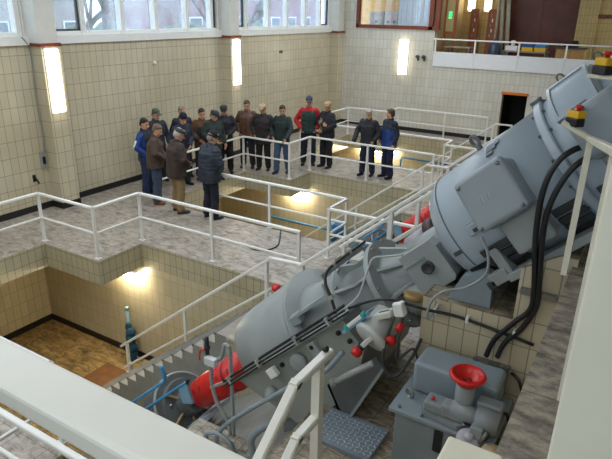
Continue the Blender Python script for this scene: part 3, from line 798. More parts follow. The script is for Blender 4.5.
# ------------------------------------------------------------------ black pipe bundle and fittings along the split line
CLIP = mat('clip_grey', '#a3a39c', .5)
t = thing('pipe_bundle', 'black pipe bundle with clips running up along the gearbox', 'pipe', tuple(W(1.6, -.65, 0)))
for i, (dy, dn, r_) in enumerate(((-.65, .03, .013), (-.68, .0, .010), (-.65, -.03, .008))):
    mb = MB(F); mb.tube([(.80, dy, dn), (1.2, dy, dn+.012), (2.5, dy, dn+.03)], r_, 8, 4); mb.build('pipe', t, RUBBER)
for s_ in (.92, 1.37, 1.9, 2.3):
    mb = MB(F); mb.rbox((s_, -.66, .02), (.022, .08, .075), .005); mb.build('clip', t, CLIP)
t = thing('conduit_arch', 'dark conduit arching over the neck of the gearbox', 'conduit', tuple(W(2.4, -.6, 0)))
mb = MB(F); mb.tube([(2.38, -.64, .04), (2.40, -.60, .16), (2.40, -.56, .27), (2.41, -.46, .345), (2.41, -.2, .36), (2.41, .25, .36)], .013, 10); mb.build('pipe', t, mat('conduit_brown', '#2a2422', .4))
for p in ((2.40, -.60, .16), (2.41, -.35, .35), (2.41, -.05, .36)):
    mb = MB(F); mb.rbox(p, (.045, .035, .035), .005); mb.build('clip', t, CLIP)
mb = MB(F); mb.beam((2.33, -.6, .0), (2.36, -.55, .28), .04, .01); mb.beam((2.36, -.5, .33), (2.37, .22, .335), .04, .01, up=(1, 0, 0)); mb.build('support_strip', t, GREYG)
mb = MB(F); mb.tube([(2.42, -.62, .03), (2.55, -.5, .05), (2.66, -.38, .16), (2.72, -.28, .22), (2.80, -.24, .18), (2.95, -.26, .12)], .008, 8); solo('oil_line', mb, 'thin pale oil line curling over the bell housing flange', 'pipe', tuple(W(2.5, -.5, .1)), mat('pale_line', '#b9b9b4', .4))
mb = MB(); mb.tube([(-1.68, 3.46, 1.88), (-1.5, 3.45, 2.0), (-1.35, 3.46, 2.05), (-1.1, 3.52, 2.02), (-.85, 3.58, 2.0), (-.36, 3.58, 1.95)], .011, 10)
solo('black_pipe', mb, 'black pipe running from the gearbox across the tiled block', 'pipe', (-1.1, 3.5, 2.05), RUBBER)
for x, lab in ((-1.05, 'left small white clip on the black pipe across the tiles'), (-.82, 'middle small white clip on the black pipe across the tiles'), (-.5, 'right small white clip on the black pipe across the tiles')):
    mb = MB().m(WHITE); mb.box(x, x+.018, 3.55, 3.598, 1.985, 2.025); solo('pipe_clip', mb, lab, 'clip', (x, 3.57, 2.0), None, 'white pipe clips')

# twin oil filter with red knobs
FG = mat('filter_grey', '#c9cac5', .4)
t = thing('oil_filter', 'pale grey filter cylinder with red knobs in front of the gearbox', 'filter', (-1.5, 3.45, 1.6))
c0 = Vector((-1.45, 3.46, 1.74)); ax = Vector((-.25, -.75, -.45)).normalized()
mb = MB(); mb.lathe(c0-ax*.18, ax, [(0, .0), (0, .12), (.2, .125), (.205, .138), (.235, .138), (.245, .125), (.245, 0)], 28); mb.build('body', t, FG)
mb = MB(); mb.beam(c0+ax*.075+Vector((.06, 0, .07)), c0+ax*.075-Vector((.05, 0, .07)), .05, .04); mb.build('bar', t, FG)
p = c0+ax*.07+Vector((-.05, 0, -.07))
mb = MB(); mb.lathe(p, ax, [(0, .03), (.04, .03), (.04, 0)], 16); mb.build('hub', t, RUBBER)
mb = MB(); mb.lathe(p+ax*.04, ax, [(0, .035), (.01, .042), (.05, .04), (.06, .03), (.06, 0)], 16); mb.build('knob', t, REDP)
mb = MB(); p = c0+Vector((.15, -.02, .02)); mb.lathe(p, ax, [(0, .04), (.01, .045), (.05, .04), (.05, 0)], 16); mb.build('knob', t, REDP)
mb = MB(); p = c0+Vector((.21, .0, .14)); mb.lathe(p, ax, [(0, .027), (.06, .027), (.06, 0)], 12); mb.build('valve', t, REDP)
mb = MB(); mb.rbox(c0+Vector((.06, .02, .17)), (.14, .09, .05), .012, Matrix.Rotation(-.5, 3, 'Y')); pl_ = mb.build('head_plate', t, mat('pale_cast', '#cfd0c4', .5))
mb = MB(); mb.rbox(c0+Vector((.06, .01, .197)), (.09, .022, .01), .004, Matrix.Rotation(-.5, 3, 'Y')); mb.build('slot', pl_, DARKS)
mb = MB(); mb.rbox((-1.27, 3.46, 2.0), (.08, .07, .11), .015, Matrix.Rotation(-.3, 3, 'Y')); solo('junction_box', mb, 'white plug housing above the red valves of the filter', 'box', (-1.27, 3.46, 1.95), WHITE)
t = thing('level_gauge', 'small level gauge with teal ends on a pale plate', 'gauge', (-1.62, 3.42, 1.75))
rg = Matrix.Rotation(-.86, 3, 'Y')
mb = MB(); mb.rbox((-1.60, 3.44, 1.79), (.30, .05, .03), .005, rg); mb.build('plate', t, BLUEL)
mb = MB(); mb.rbox((-1.60, 3.42, 1.815), (.17, .03, .03), .008, rg); mb.build('tube', t, WHITE)
for d in (-.10, .10):
    mb = MB(); mb.rbox(Vector((-1.60, 3.42, 1.815))+rg @ Vector((d, 0, 0)), (.045, .04, .04), .01, rg); mb.build('end', t, mat('teal', '#2fa59b', .4))
# hoses around the filter
for pts, lab, r_ in (
    ([(-1.30, 3.45, 1.93), (-1.33, 3.40, 1.75), (-1.34, 3.40, 1.55), (-1.25, 3.42, 1.45), (-1.16, 3.5, 1.6), (-1.12, 3.56, 1.75)], 'dark hose looping down behind the red knobs', .012),
    ([(-1.24, 3.47, 1.95), (-1.25, 3.43, 1.72), (-1.24, 3.43, 1.6), (-1.16, 3.5, 1.68), (-1.12, 3.52, 1.6)], 'short dark hose beside the grey oil tank', .010),
    ([(-1.02, 3.585, 2.06), (-1.08, 3.52, 1.95), (-1.06, 3.5, 2.1), (-.98, 3.52, 2.2), (-.85, 3.58, 2.24), (-.74, 3.6, 2.36), (-.74, 3.6, 2.5), (-.80, 3.6, 2.62)], 'grey cable curving up from the tiled block to the motor', .010)):
    mb = MB(); mb.tube(pts, r_, 8, 8); solo('hose', mb, lab, 'hose', pts[0], FIN if 'dark' in lab else GREYG)
# grey pipes in front of the casing
mb = MB(); mb.tube([(-1.66, 3.36, 1.55), (-1.78, 3.32, 1.36), (-1.93, 3.3, 1.25), (-2.2, 3.3, .99), (-2.57, 3.3, .63), (-2.82, 3.3, .36), (-2.92, 3.3, .18), (-2.92, 3.3, .1)], .022, 12, 8)
solo('oil_pipe', mb, 'long pale grey pipe running down in front of the gearbox casing', 'pipe', (-2.9, 3.3, .1), GREYT)
mb = MB(); mb.tube([(-1.40, 3.36, 1.55), (-1.55, 3.34, 1.42), (-1.70, 3.34, 1.28)], .026, 12); mb.lathe((-1.70, 3.34, 1.28), (-.7, 0, -.65), [(0, .036), (.04, .036), (.04, 0)], 14)
solo('oil_pipe', mb, 'short pale pipe stub with a collar beside the bent handrail', 'pipe', (-1.6, 3.34, 1.3), mat('pale_pipe', '#9d9f9b', .4))
mb = MB(); mb.tube([(-2.33, 3.4, .55), (-2.42, 3.3, .5), (-2.5, 3.28, .35), (-2.45, 3.28, .15), (-2.4, 3.28, .1)], .035, 12); solo('oil_pipe', mb, 'thick grey pipe elbow curving to the floor behind the foreground handrail', 'pipe', (-2.4, 3.28, .1), GREYT)
mb = MB(); mb.tube([(-2.72, 3.3, .1), (-2.75, 3.28, .22), (-2.9, 3.28, .25), (-3.05, 3.3, .16), (-3.05, 3.3, .1)], .022, 10); solo('oil_pipe', mb, 'small grey pipe loop on the floor at the lower end of the casing', 'pipe', (-2.9, 3.3, .1), GREYT)
mb = MB(F); mb.rbox((1.42, -.64, -.12), (.10, .05, .09), .008); solo('junction_box', mb, 'white box on the side of the gearbox casing below the pipe bundle', 'box', tuple(W(1.42, -.64, -.12)), WHITE)

# ------------------------------------------------------------------ red guard, bearing, blue bars
gd = thing('coupling_guard', 'red slotted coupling guard below the domed gearbox', 'guard', tuple(W(-.1, 0, -.25)), 'red coupling guards')
F3 = F.copy(); F3.translation = W(.10, 0, -.03)
mb = MB(F3); mb.lathe((0, 0, 0), (1, 0, 0), [(-.60, .10), (-.60, .145), (-.56, .175), (-.40, .185), (.48, .20), (.48, .1)], 36); mb.build('cover', gd, REDP)
for th in (155, 120):
    for s_ in (-.46, -.34, -.10, .02, .24, .34):
        t_ = math.radians(th); r0 = .187+(s_)*.016
        rot = Matrix.Rotation(t_-PI/2, 3, 'X')
        mb = MB(F3).m(mat('dark_red', '#8f1a15', .5)); mb.rbox((s_, r0*math.cos(t_), r0*math.sin(t_)), (.03, .06, .010), .004, rot, 1); mb.build('slot', gd)
mb = MB(F3); mb.lathe((0, 0, 0), (1, 0, 0), [(.12, .18), (.12, .202), (.15, .202), (.15, .18)], 36); mb.build('band', gd, mat('dark_red', '#8f1a15', .5))
mb = MB(F3); mb.lathe((0, 0, 0), (1, 0, 0), [(-.8, 0), (-.8, .09), (.5, .09), (.5, 0)], 24); mb.build('shaft', gd, FIN)
bd = thing('bearing_housing', 'round grey screw bearing with brass strips below the red guard', 'bearing', tuple(W(-1, 0, -.6)), 'screw bearings')
F4 = F.copy(); F4.translation = W(.12, 0, -.05)
mb = MB(F4); mb.lathe((0, 0, 0), (1, 0, 0), [(-1.25, .42), (-1.02, .42), (-1.02, .39), (-.97, .39), (-.97, .33), (-.92, .31), (-.92, .17), (-.78, .15), (-.78, 0)], 48, smooth=False); mb.build('disc', bd, GREYD)
mb = MB(F4); mb.torus((-.99, 0, 0), (1, 0, 0), .405, .018, 48); mb.build('ring', bd, GREYG)
mb = MB(F4); mb.torus((-.95, 0, 0), (1, 0, 0), .30, .01, 40); mb.build('ring', bd, GREYG)
for th in (200, 250, 130, 310):
    t_ = math.radians(th); mb = MB(F4).m(mat('brass', '#a8956a', .4, .4)); mb.beam((-.90, .14*math.cos(t_), .14*math.sin(t_)), (-.90, .33*math.cos(t_), .33*math.sin(t_)), .028, .03, up=(1, 0, 0)); mb.build('strip', bd)
for th in range(0, 360, 45):
    t_ = math.radians(th+20); mb = MB(F4).m(STEEL); mb.cyl((-.95, .24*math.cos(t_), .24*math.sin(t_)), (-.90, .24*math.cos(t_), .24*math.sin(t_)), .02, 8); mb.build('bolt', bd)
mb = MB(F4); mb.prism([(-.80, -.30, -.2), (-.45, -.30, -.2), (-.45, .3, -.2), (-.80, .3, -.2)], (0, 0, -.05)); mb.prism([(-.80, -.3, -.2), (-.45, -.3, -.2), (-.45, -.3, -.34), (-.80, -.3, -.42)], (0, .03, 0)); mb.build('bracket', bd, mat('pale_bluegrey', '#aab6be', .4))
t = thing('blue_handrail', 'upper bright blue bent bar with a flag end over the grey bearing', 'bar', tuple(W(-1.2, .1, .3)), 'blue bars')
BB = mat('bright_blue', '#3f97cf', .35, var=.05)
mb = MB(F); mb.tube([(-2.0, -.35, .33), (-1.25, -.35, .34), (-.52, -.35, .335), (-.42, -.35, .35), (-.37, -.35, .42), (-.34, -.35, .49)], .017, 10, 8); mb.build('bar', t, BB)
mb = MB(F); mb.prism([(-.47, -.34, .35), (-.38, -.34, .36), (-.335, -.34, .49), (-.38, -.34, .51)], (0, .012, 0)); mb.build('plate', t, BB)
mb = MB(F); mb.beam((-1.2, -.35, .34), (-1.2, -.2, .0), .03, .03); mb.build('stay', t, STEEL)
b1 = t
t = thing('blue_handrail', 'lower bright blue bar ending at a pale bracket beside the red guard', 'bar', tuple(W(-1.2, -.3, .1)), 'blue bars')
mb = MB(F); mb.tube([(-1.8, -.35, .17), (-1.03, -.35, .19), (-.22, -.35, .195), (-.14, -.35, .195), (-.10, -.35, .18)], .017, 10, 8); mb.build('bar', t, BB)
mb = MB(F); mb.prism([(-.28, -.36, .19), (-.12, -.36, .18), (-.22, -.36, -.04), (-.36, -.36, .02)], (0, .03, 0)); mb.build('plate', t, BLUEL)
mb = MB(F); mb.cyl((-.11, -.35, .185), (-.06, -.35, .21), .02, 10); mb.build('end_cap', t, RUBBER)
b2 = t
mb = MB(F).m(mat('trough_cover', '#bfbeb4', .5))
mb.lathe((0, 0, -.30), (1, 0, 0), [(-3.4, 0), (-3.4, .44), (-1.2, .44), (-1.2, 0)], 40)
scr = solo('screw_trough', mb, 'pale curved cover of the screw trough behind the blue bars', 'trough', tuple(W(-1.8, 0, -.8)), None, 'screw troughs')
for o, l in ((gd, 'red coupling guard on the middle pump beyond the white handrails'), (bd, 'round grey screw bearing of the middle pump'), (b1, 'upper blue bar on the middle pump'), (b2, 'lower blue bar on the middle pump'), (scr, 'pale trough cover of the middle pump behind the white handrails')):
    c = copy_tree(o, (0, D, 0)); c['label'] = l
# sensor stand in front of the guard
t = thing('sensor_stand', 'grey bent pipe stand with white box and black sensor before the red guard', 'stand', (-2.95, 3.45, .1))
mb = MB(); mb.tube([(-2.90, 3.48, .1), (-2.94, 3.5, .2), (-2.99, 3.5, .29), (-3.08, 3.5, .41), (-3.13, 3.5, .62), (-3.13, 3.5, .74), (-3.17, 3.5, .79), (-3.21, 3.5, .84)], .02, 10, 8); mb.build('pipe', t, GREYG)
mb = MB(); mb.tube([(-2.86, 3.48, .1), (-2.88, 3.5, .6), (-2.89, 3.5, 1.04), (-2.91, 3.5, 1.09), (-2.95, 3.5, 1.09), (-2.97, 3.5, 1.02), (-3.0, 3.5, .93), (-3.08, 3.5, .88)], .019, 10, 8); mb.build('pipe', t, GREYG)
mb = MB(); mb.beam((-3.14, 3.5, .54), (-2.88, 3.5, .73), .03, .03); mb.build('cross_bar', t, GREYG)
mb = MB(); mb.rbox((-3.10, 3.47, .87), (.13, .06, .085), .01); mb.build('box', t, mat('box_white', '#cfd3d3', .4))
mb = MB(); mb.cyl((-3.165, 3.5, .88), (-3.165, 3.5, 1.10), .02, 12); mb.cyl((-3.165, 3.5, .97), (-3.165, 3.5, 1.0), .03, 12); mb.build('sensor', t, RUBBER)
mb = MB(); mb.tube([(-3.18, 3.48, .96), (-3.23, 3.48, .95), (-3.25, 3.48, .87), (-3.25, 3.48, .83)], .009, 8); mb.build('wire', t, REDP)
t = thing('stop_button', 'red stop button with white box on a short post beside the gearbox dome', 'button', (-3.68, 5.54, 0))
mb = MB(); mb.rbox((-3.7, 5.54, .52), (.16, .06, .1), .01); mb.build('box', t, WHITE)
mb = MB(); mb.lathe((-3.74, 5.52, .57), (0, -.3, 1), [(0, .045), (.02, .06), (.06, .055), (.07, 0)], 14); mb.build('button', t, REDP)
mb = MB(); mb.cyl((-3.84, 5.5, .40), (-3.80, 5.5, .5), .04, 12); mb.build('gland', t, STEEL)
mb = MB(); mb.cyl((-3.68, 5.54, 0), (-3.68, 5.54, .48), .02, 12); mb.build('post', t, GREYG)

# ------------------------------------------------------------------ oil unit with red bowl
t = thing('oil_tank', 'grey steel oil tank with raised back at the lower right', 'tank', (-.8, 3.25, .85))
mb = MB(); mb.box(-1.08, -.46, 3.03, 3.5, .87, 1.49, .012); mb.build('body', t, mat('tank_side', '#7b8486', .45, var=.08))
mb = MB(); mb.box(-1.12, -.42, 3.0, 3.54, 1.48, 1.51, .006); mb.build('top_plate', t, GREYT)
mb = MB(); mb.box(-1.06, -.48, 3.25, 3.52, 1.51, 1.75, .035); mb.build('raised_cover', t, GREYT)
mb = MB(); mb.torus((-1.04, 3.18, 1.545), (.4, 1, 0), .03, .01, 20, 8); mb.cyl((-1.04, 3.18, 1.5), (-1.04, 3.18, 1.52), .018, 10); mb.build('eye_bolt', t, STEEL)
mb = MB(); mb.box(-.80, -.74, 3.018, 3.032, 1.28, 1.45, .01); mb.build('level_window', t, DARKS)
for p in ((-1.06, 3.04), (-.9, 3.03), (-.46, 3.04)):
    mb = MB().m(STEEL); mb.cyl((p[0], p[1], 1.5), (p[0], p[1], 1.525), .012, 6); mb.build('bolt', t)
for x in (-1.08, -.5):
    for y in (3.03, 3.43):
        mb = MB(); mb.box(x, x+.04, y, y+.04, .85, .87); mb.build('foot', t, FIN)
t = thing('oil_pump', 'grey cast oil pump on the tank, carrying the red bowl', 'pump', (-.7, 3.1, 1.51))
CAST = mat('cast_grey', '#858b8c', .5, var=.1)
mb = MB(); mb.prism([(-.90, 3.04, 1.515), (-.94, 3.10, 1.515), (-.90, 3.18, 1.515), (-.74, 3.22, 1.515), (-.60, 3.18, 1.515), (-.56, 3.08, 1.515), (-.66, 3.015, 1.515)], (0, 0, .035)); mb.build('base', t, CAST)
mb = MB(); mb.rbox((-.83, 3.11, 1.585), (.14, .13, .08), .02); mb.rbox((-.70, 3.09, 1.60), (.16, .1, .1), .02); mb.cyl((-.72, 3.09, 1.62), (-.52, 3.07, 1.62), .055, 20); mb.build('body', t, CAST)
mb = MB(); mb.cyl((-.66, 3.13, 1.55), (-.66, 3.13, 1.80), .055, 24, .065); mb.build('neck', t, CAST)
for p in ((-.89, 3.08), (-.86, 3.16), (-.62, 3.04), (-.72, 3.2)):
    mb = MB().m(STEEL); mb.cyl((p[0], p[1], 1.545), (p[0], p[1], 1.57), .014, 6); mb.build('bolt', t)
mb = MB(); mb.ell((-.85, 3.09, 1.635), (.014, .014, .012)); mb.build('red_cap', t, REDP)
mb = MB().m(CAST); mb.cyl((-.56, 3.08, 1.62), (-.42, 3.08, 1.62), .075, 24); mb.rbox((-.5, 3.16, 1.66), (.16, .1, .1), .02); mb.rbox((-.53, 3.0, 1.57), (.08, .06, .09), .01); mb.build('motor', t)
mb = MB(); mb.lathe((-.57, 2.98, 1.50), (.1, -.6, .8), [(0, .0), (0, .07), (.025, .075), (.04, .065), (.04, .03), (.045, 0)], 28); mb.lathe((-.565, 2.965, 1.545), (.1, -.6, .8), [(0, .03), (.02, .03), (.02, 0)], 10); mb.build('flange_disc', t, mat('pale_grey', '#a9a5ab', .4))
mb = MB(); mb.cyl((-.50, 2.97, 1.52), (-.47, 3.0, 1.60), .014, 10); mb.build('stem', t, STEEL)
t = thing('red_bowl', 'red round bowl on the oil pump', 'bowl', (-.66, 3.13, 1.80))
mb = MB(); mb.lathe((-.66, 3.13, 1.80), (0, 0, 1), [(0, 0), (0, .06), (.02, .075), (.055, .092), (.062, .10), (.056, .112), (.066, .116), (.078, .108), (.08, .095), (.065, .08), (.03, .062), (.025, 0)], 40); mb.build('bowl', t, REDP)
mb = MB().m(mat('dark_red', '#8f1713', .4))
for th in range(0, 180, 45):
    r_ = math.radians(th); mb.beam((-.66-.03*math.cos(r_), 3.13-.03*math.sin(r_), 1.83), (-.66+.03*math.cos(r_), 3.13+.03*math.sin(r_), 1.83), .008, .012)
mb.build('spokes', t)
mb = MB(); mb.lathe((-.41, 2.92, 1.52), (0, -.2, 1), [(0, .06), (.02, .065), (.03, 0)], 24); mb.lathe((-.41, 2.92, 1.02), (0, 0, 1), [(-.17, .05), (.5, .05)], 20); solo('wooden_cap', mb, 'round tan cap below the oil pump beside the stone ledge', 'cap', (-.41, 2.92, .85), mat('tan', '#b39b78', .6))
mb = MB(); mb.tube([(-.44, 3.2, 1.62), (-.40, 3.25, 1.58), (-.38, 3.22, 1.45), (-.42, 3.1, 1.34), (-.44, 3.0, 1.3)], .012, 8); solo('cable', mb, 'thin black cable beside the oil pump and the ledge', 'cable', (-.4, 3.2, 1.5), RUBBER)
mb = MB(); mb.tube([(-.46, 3.56, 1.7), (-.4, 3.5, 1.7), (-.36, 3.5, 1.6), (-.33, 3.55, 1.5)], .012, 8); solo('cable', mb, 'thin black cable on the tiles right of the tank', 'cable', (-.4, 3.5, 1.6), RUBBER)

# checker-plate step
cp, nt, b = newmat('checker_plate')
b.inputs['Base Color'].default_value = (*lin('#8b96a0'), 1); b.inputs['Metallic'].default_value = .2; b.inputs['Roughness'].default_value = .42
mb = MB().m(cp)
mb.box(-1.80, -1.28, 3.12, 3.49, .87, .885)
mb.box(-1.80, -1.28, 3.10, 3.12, .852, .885)
t = thing('step_plate', 'blue-grey checker plate step on the tiled platform', 'step', (-1.54, 3.3, .85))
mb.build('plate', t)
mb = MB()
for i in range(14):
    for j in range(9):
        x = -1.785+.037*i+.008; y = 3.135+.037*j+.008
        a = .75 if (i+j) % 2 else -.75
        d = Vector((math.cos(a), math.sin(a), 0))*.014
        mb.beam(Vector((x, y, .888))-d, Vector((x, y, .888))+d, .010, .007)
mb.build('tread_pattern', t, mat('plate_rib', '#c3ccd2', .3, .4))
for x in (-1.80, -1.30):
    mb = MB(); mb.box(x, x+.02, 3.12, 3.46, .852, .87); mb.build('leg', t, GREYG)

# yellow stop boxes
for (p, lab, rot) in (((-.355, 3.45, 3.452), 'yellow and black emergency stop box on the cream handrail end', .45), ((-.265, 3.40, 3.738), 'yellow and black emergency stop box cut by the right edge', .45)):
    t = thing('stop_box', lab, 'stop button', (p[0], p[1], p[2]-.03), 'yellow stop boxes')
    R3 = Matrix.Rotation(-rot-.25, 3, 'Z')
    mb = MB(); mb.rbox(p, (.088, .062, .046), .007, R3); mb.build('base', t, RUBBER)
    mb = MB(); mb.rbox(Vector(p)+Vector((.003, .003, .042)), (.083, .062, .042), .009, R3); mb.build('cover', t, YELLOW)
    mb = MB(); mb.lathe(Vector(p)+Vector((.010, 0, .06)), (0, 0, 1), [(0, .012), (.016, .012), (.018, .022), (.028, .022), (.033, .015), (.033, 0)], 16); mb.build('button', t, REDP)
mb = MB(); mb.beam((-.33, 3.41, 3.705), (.3, 3.30, 3.695), .045, .02); mb.box(.06, .10, 3.32, 3.36, ZU, 3.69)
solo('bracket_rail', mb, 'short cream rail under the yellow stop box at the right edge', 'railing', (.08, 3.34, ZU), CREAM)

# ------------------------------------------------------------------ lamps
for i, (y0, nm) in enumerate(((7.08, 'bright vertical tube light on the left pillar'), (12.84, 'bright vertical tube light on the middle pillar'))):
    t = thing('wall_light', nm, 'light', (XW+.34, y0+.14, 2.0), 'wall lights')
    mb = MB(); mb.box(XW+.341, XW+.36, y0, y0+.30, 1.98, 3.22); mb.build('base', t, WHITE)
    mb = MB(); mb.box(XW+.36, XW+.43, y0+.02, y0+.28, 2.0, 3.2, .03); mb.build('diffuser', t, LAMP)
t = thing('wall_light', 'bright upright light on the back wall under the control room window', 'light', (-7.8, YW-.02, 1.9), 'wall lights')
mb = MB(); mb.box(-7.97, -7.63, YW-.03, YW-.002, 1.93, 3.12); mb.build('base', t, WHITE)
mb = MB(); mb.box(-7.95, -7.65, YW-.10, YW-.03, 1.95, 3.1, .03); mb.build('diffuser', t, LAMP)
for k, lab in enumerate(('bright lamp under the walkway corner over the ochre pit', 'bright lamp under the walkway corner in the middle pit', 'bright lamp under the walkway behind the men at the far pit')):
    t = thing('pit_light', lab, 'light', (-7.7, 6.42+D*k, -.5), 'pit lights')
    x0 = -8.1 if k < 2 else -8.8
    mb = MB(); mb.box(x0, -7.46, 6.42+D*k, 6.60+D*k, -.55, -.452); mb.build('base', t, WHITE)
    mb = MB(); mb.box(x0+.02, -7.48, 6.44+D*k, 6.58+D*k, -.70, -.55, .03); mb.build('diffuser', t, PLAMP)
for x in (-6.5, -5.9):
    t = thing('hanging_light', 'bright tube light %s in the balcony room' % ('nearer the control panel' if x < -6.2 else 'nearer the tall pipes'), 'light', (x, 22.3, 4.1), 'balcony room lights')
    mb = MB(); mb.box(x-.14, x+.14, 22.44, 22.5, 4.05, 5.2); mb.build('base', t, WHITE)
    mb = MB(); mb.box(x-.1, x+.1, 22.38, 22.44, 4.1, 5.15, .03); mb.build('diffuser', t, LAMP)

# ------------------------------------------------------------------ balcony furniture
t = thing('panel_stand', 'control panel with green lamps in a brown frame at the left of the balcony', 'panel', (-6.55, 20.2, 2.3))
mb = MB(); mb.box(-6.72, -6.3, 20.15, 20.22, 3.3, 4.6); mb.build('board', t, OBROWN)
mb = MB(); mb.box(-6.64, -6.38, 20.12, 20.15, 3.4, 4.5); mb.build('face', t, BEIGE)
mb = MB(); mb.box(-6.7, -6.65, 20.17, 20.22, 2.3, 3.3); mb.box(-6.37, -6.32, 20.17, 20.22, 2.3, 3.3); mb.build('leg', t, OBROWN)
for z in (3.82, 3.9, 3.98):
    mb = MB(); mb.box(-6.56, -6.46, 20.105, 20.12, z, z+.05); mb.build('green_lamp', t, emit('green_led', '#27e07a', 2.0))
for i, x in enumerate((-6.35, -5.72, -5.36)):
    t = thing('tool_board', ('tall orange-brown board with white tool outlines near the panel', 'tall orange-brown board in the middle of the balcony wall', 'tall orange-brown board beside the tall pipes')[i], 'board', (x, 22.0, 2.3), 'tool boards')
    mb = MB(); mb.box(x, x+.3, 21.95, 22.0, 2.3, 4.15); mb.build('board', t, OBROWN)
    for q in range(5):
        mb = MB(); zz = 3.2+q*.17; mb.box(x+.1+.05*(q % 2), x+.14+.05*(q % 2), 21.935, 21.95, zz, zz+.12); mb.build('tool', t, WHITE if q % 2 else STEEL)
def table(x0, x1, y0, y1, h, label, legm, topm, name='table'):
    t = thing(name, label, 'table', ((x0+x1)/2, (y0+y1)/2, 2.3))
    mb = MB(); mb.box(x0, x1, y0, y1, 2.3+h-.04, 2.3+h, .006); mb.build('table_top', t, topm)
    for x in (x0+.04, x1-.04):
        for y in (y0+.04, y1-.04):
            mb = MB(); mb.box(x-.02, x+.02, y-.02, y+.02, 2.3, 2.3+h-.04); mb.build('leg', t, legm)
    return t
table(-6.6, -5.7, 20.0, 20.5, .62, 'small grey table at the left end of the balcony', STEEL, mat('table_grey', '#8d877b', .5))
table(-4.75, -3.35, 20.6, 21.2, .55, 'long low grey table with boxes on the balcony', STEEL, mat('table_grey', '#8d877b', .5))
for x, ym, lab in ((-4.15, '#2b4f86', 'yellow crate with a dark blue lid on the balcony table'), (-3.75, '#2f7fc0', 'yellow crate with a bright blue lid on the balcony table')):
    t = thing('crate', lab, 'crate', (x+.18, 20.8, 2.85), 'crates on the balcony table')
    mb = MB(); mb.box(x, x+.36, 20.65, 21.0, 2.85, 2.98, .01); mb.build('box', t, YELLOW)
    mb = MB(); mb.box(x-.005, x+.365, 20.645, 21.005, 2.98, 3.08, .01); mb.build('lid', t, mat('lid'+ym, ym, .45))
t = thing('small_machine', 'white desk machine with a rounded head on the balcony table', 'machine', (-4.5, 20.8, 2.85))
mb = MB(); mb.box(-4.7, -4.3, 20.7, 21.0, 2.85, 3.0, .02); mb.build('base', t, WHITE)
mb = MB(); mb.lathe((-4.48, 20.85, 3.0), (0, 0, 1), [(0, .07), (.08, .06), (.1, .09), (.16, .08), (.18, 0)], 16); mb.build('head', t, WHITE)
t = thing('bench_cabinet', 'plain wooden cabinet with a dark top at the right of the balcony', 'cabinet', (-2.7, 20.7, 2.3))
mb = MB(); mb.box(-3.05, -2.2, 20.5, 21.0, 2.3, 3.0); mb.build('body', t, mat('pine', '#b58a52', .5))
mb = MB(); mb.box(-3.1, -2.15, 20.46, 21.04, 3.0, 3.04); mb.build('top', t, FIN)
mb = MB(); mb.box(-2.63, -2.62, 20.492, 20.5, 2.32, 2.98); mb.build('door_gap', t, FIN)
mb = MB(); mb.rbox((-2.65, 20.75, 3.11), (.45, .25, .14), .04); mb.rbox((-2.55, 20.7, 3.21), (.2, .15, .08), .03); solo('black_bag', mb, 'black bag lying on the wooden cabinet', 'bag', (-2.65, 20.75, 3.04), RUBBER)
mb = MB(); mb.lathe((-5.12, 21.0, 2.3), (0, 0, 1), [(0, .2), (.7, .2), (.74, .12), (.85, .1), (.9, 0)], 24); solo('gas_bottle', mb, 'dark blue gas bottle standing at the foot of the tall pipes', 'bottle', (-5.12, 21.0, 2.3), mat('bottle_blue', '#3c4a5c', .4))
for i, (x, dx, r_) in enumerate(((-5.28, -.12, .05), (-5.0, -.36, .075), (-4.8, -.36, .075))):
    mb = MB(); mb.cyl((x+.02, 21.5, 2.3), (x+.02+dx, 21.9, 5.4), r_, 16)
    solo('tall_pipe', mb, ('thin grey pipe leaning beside the gas bottle', 'thick pale pipe leaning behind the gas bottle', 'thick pale pipe leaning nearest the brown doors')[i], 'pipe', (x, 21.5, 2.3), mat('pipe_pale', '#a79f88', .5), 'pipes leaning on the balcony wall')
mb = MB(); mb.rbox((-1.9, 22.46, 3.98), (.9, .04, .12), .015)
for q in (-2.2, -1.95, -1.7): mb.cyl((q, 22.44, 3.98), (q, 22.38, 4.0), .015, 8)
solo('coat_rack', mb, 'red-brown coat rack board on the tan tiled wall', 'rack', (-1.9, 22.46, 3.9), RBROWN)
t = thing('spray_bottle', 'small blue bottle between table and cabinet on the balcony', 'bottle', (-3.2, 20.75, 2.3))
mb = MB(); mb.lathe((-3.2, 20.75, 2.3), (0, 0, 1), [(0, .05), (.25, .05), (.32, .02), (.36, .02), (.36, 0)], 12); mb.build('body', t, BLUEP)
mb = MB(); mb.rbox((-3.2, 20.73, 2.7), (.03, .09, .08), .01); mb.build('trigger', t, RUBBER)

# ------------------------------------------------------------------ small things on walls and floors
for x, lab in ((-7.24, 'left dark valve fitting on the back wall beside the balcony'), (-7.02, 'right dark valve fitting on the back wall beside the balcony')):
    t = thing('wall_valve', lab, 'valve', (x, YW-.05, 2.55), 'valve fittings')
    mb = MB(); mb.cyl((x, YW, 2.58), (x, YW-.12, 2.58), .035, 12); mb.build('stem', t, FIN)
    mb = MB(); mb.ell((x, YW-.13, 2.58), (.08, .05, .06)); mb.ell((x+.03, YW-.13, 2.5), (.04, .04, .06)); mb.build('body', t, FIN)
mb = MB(); mb.lathe((XW, 10.25, 2.74), (1, 0, 0), [(0, .045), (.05, .04), (.06, 0)], 14); solo('wall_fixture', mb, 'small white round fixture high on the tiled window wall', 'fixture', (XW, 10.25, 2.74), WHITE)
mb = MB(); mb.lathe((XW, 15.76, 2.74), (1, 0, 0), [(0, .05), (.05, .04), (.06, 0)], 14); mb.box(XW, XW+.03, 15.66, 15.70, 2.7, 2.78); solo('wall_socket', mb, 'small dark fitting on the tiles between the middle and corner pillars', 'fitting', (XW, 15.76, 2.74), GREYD)
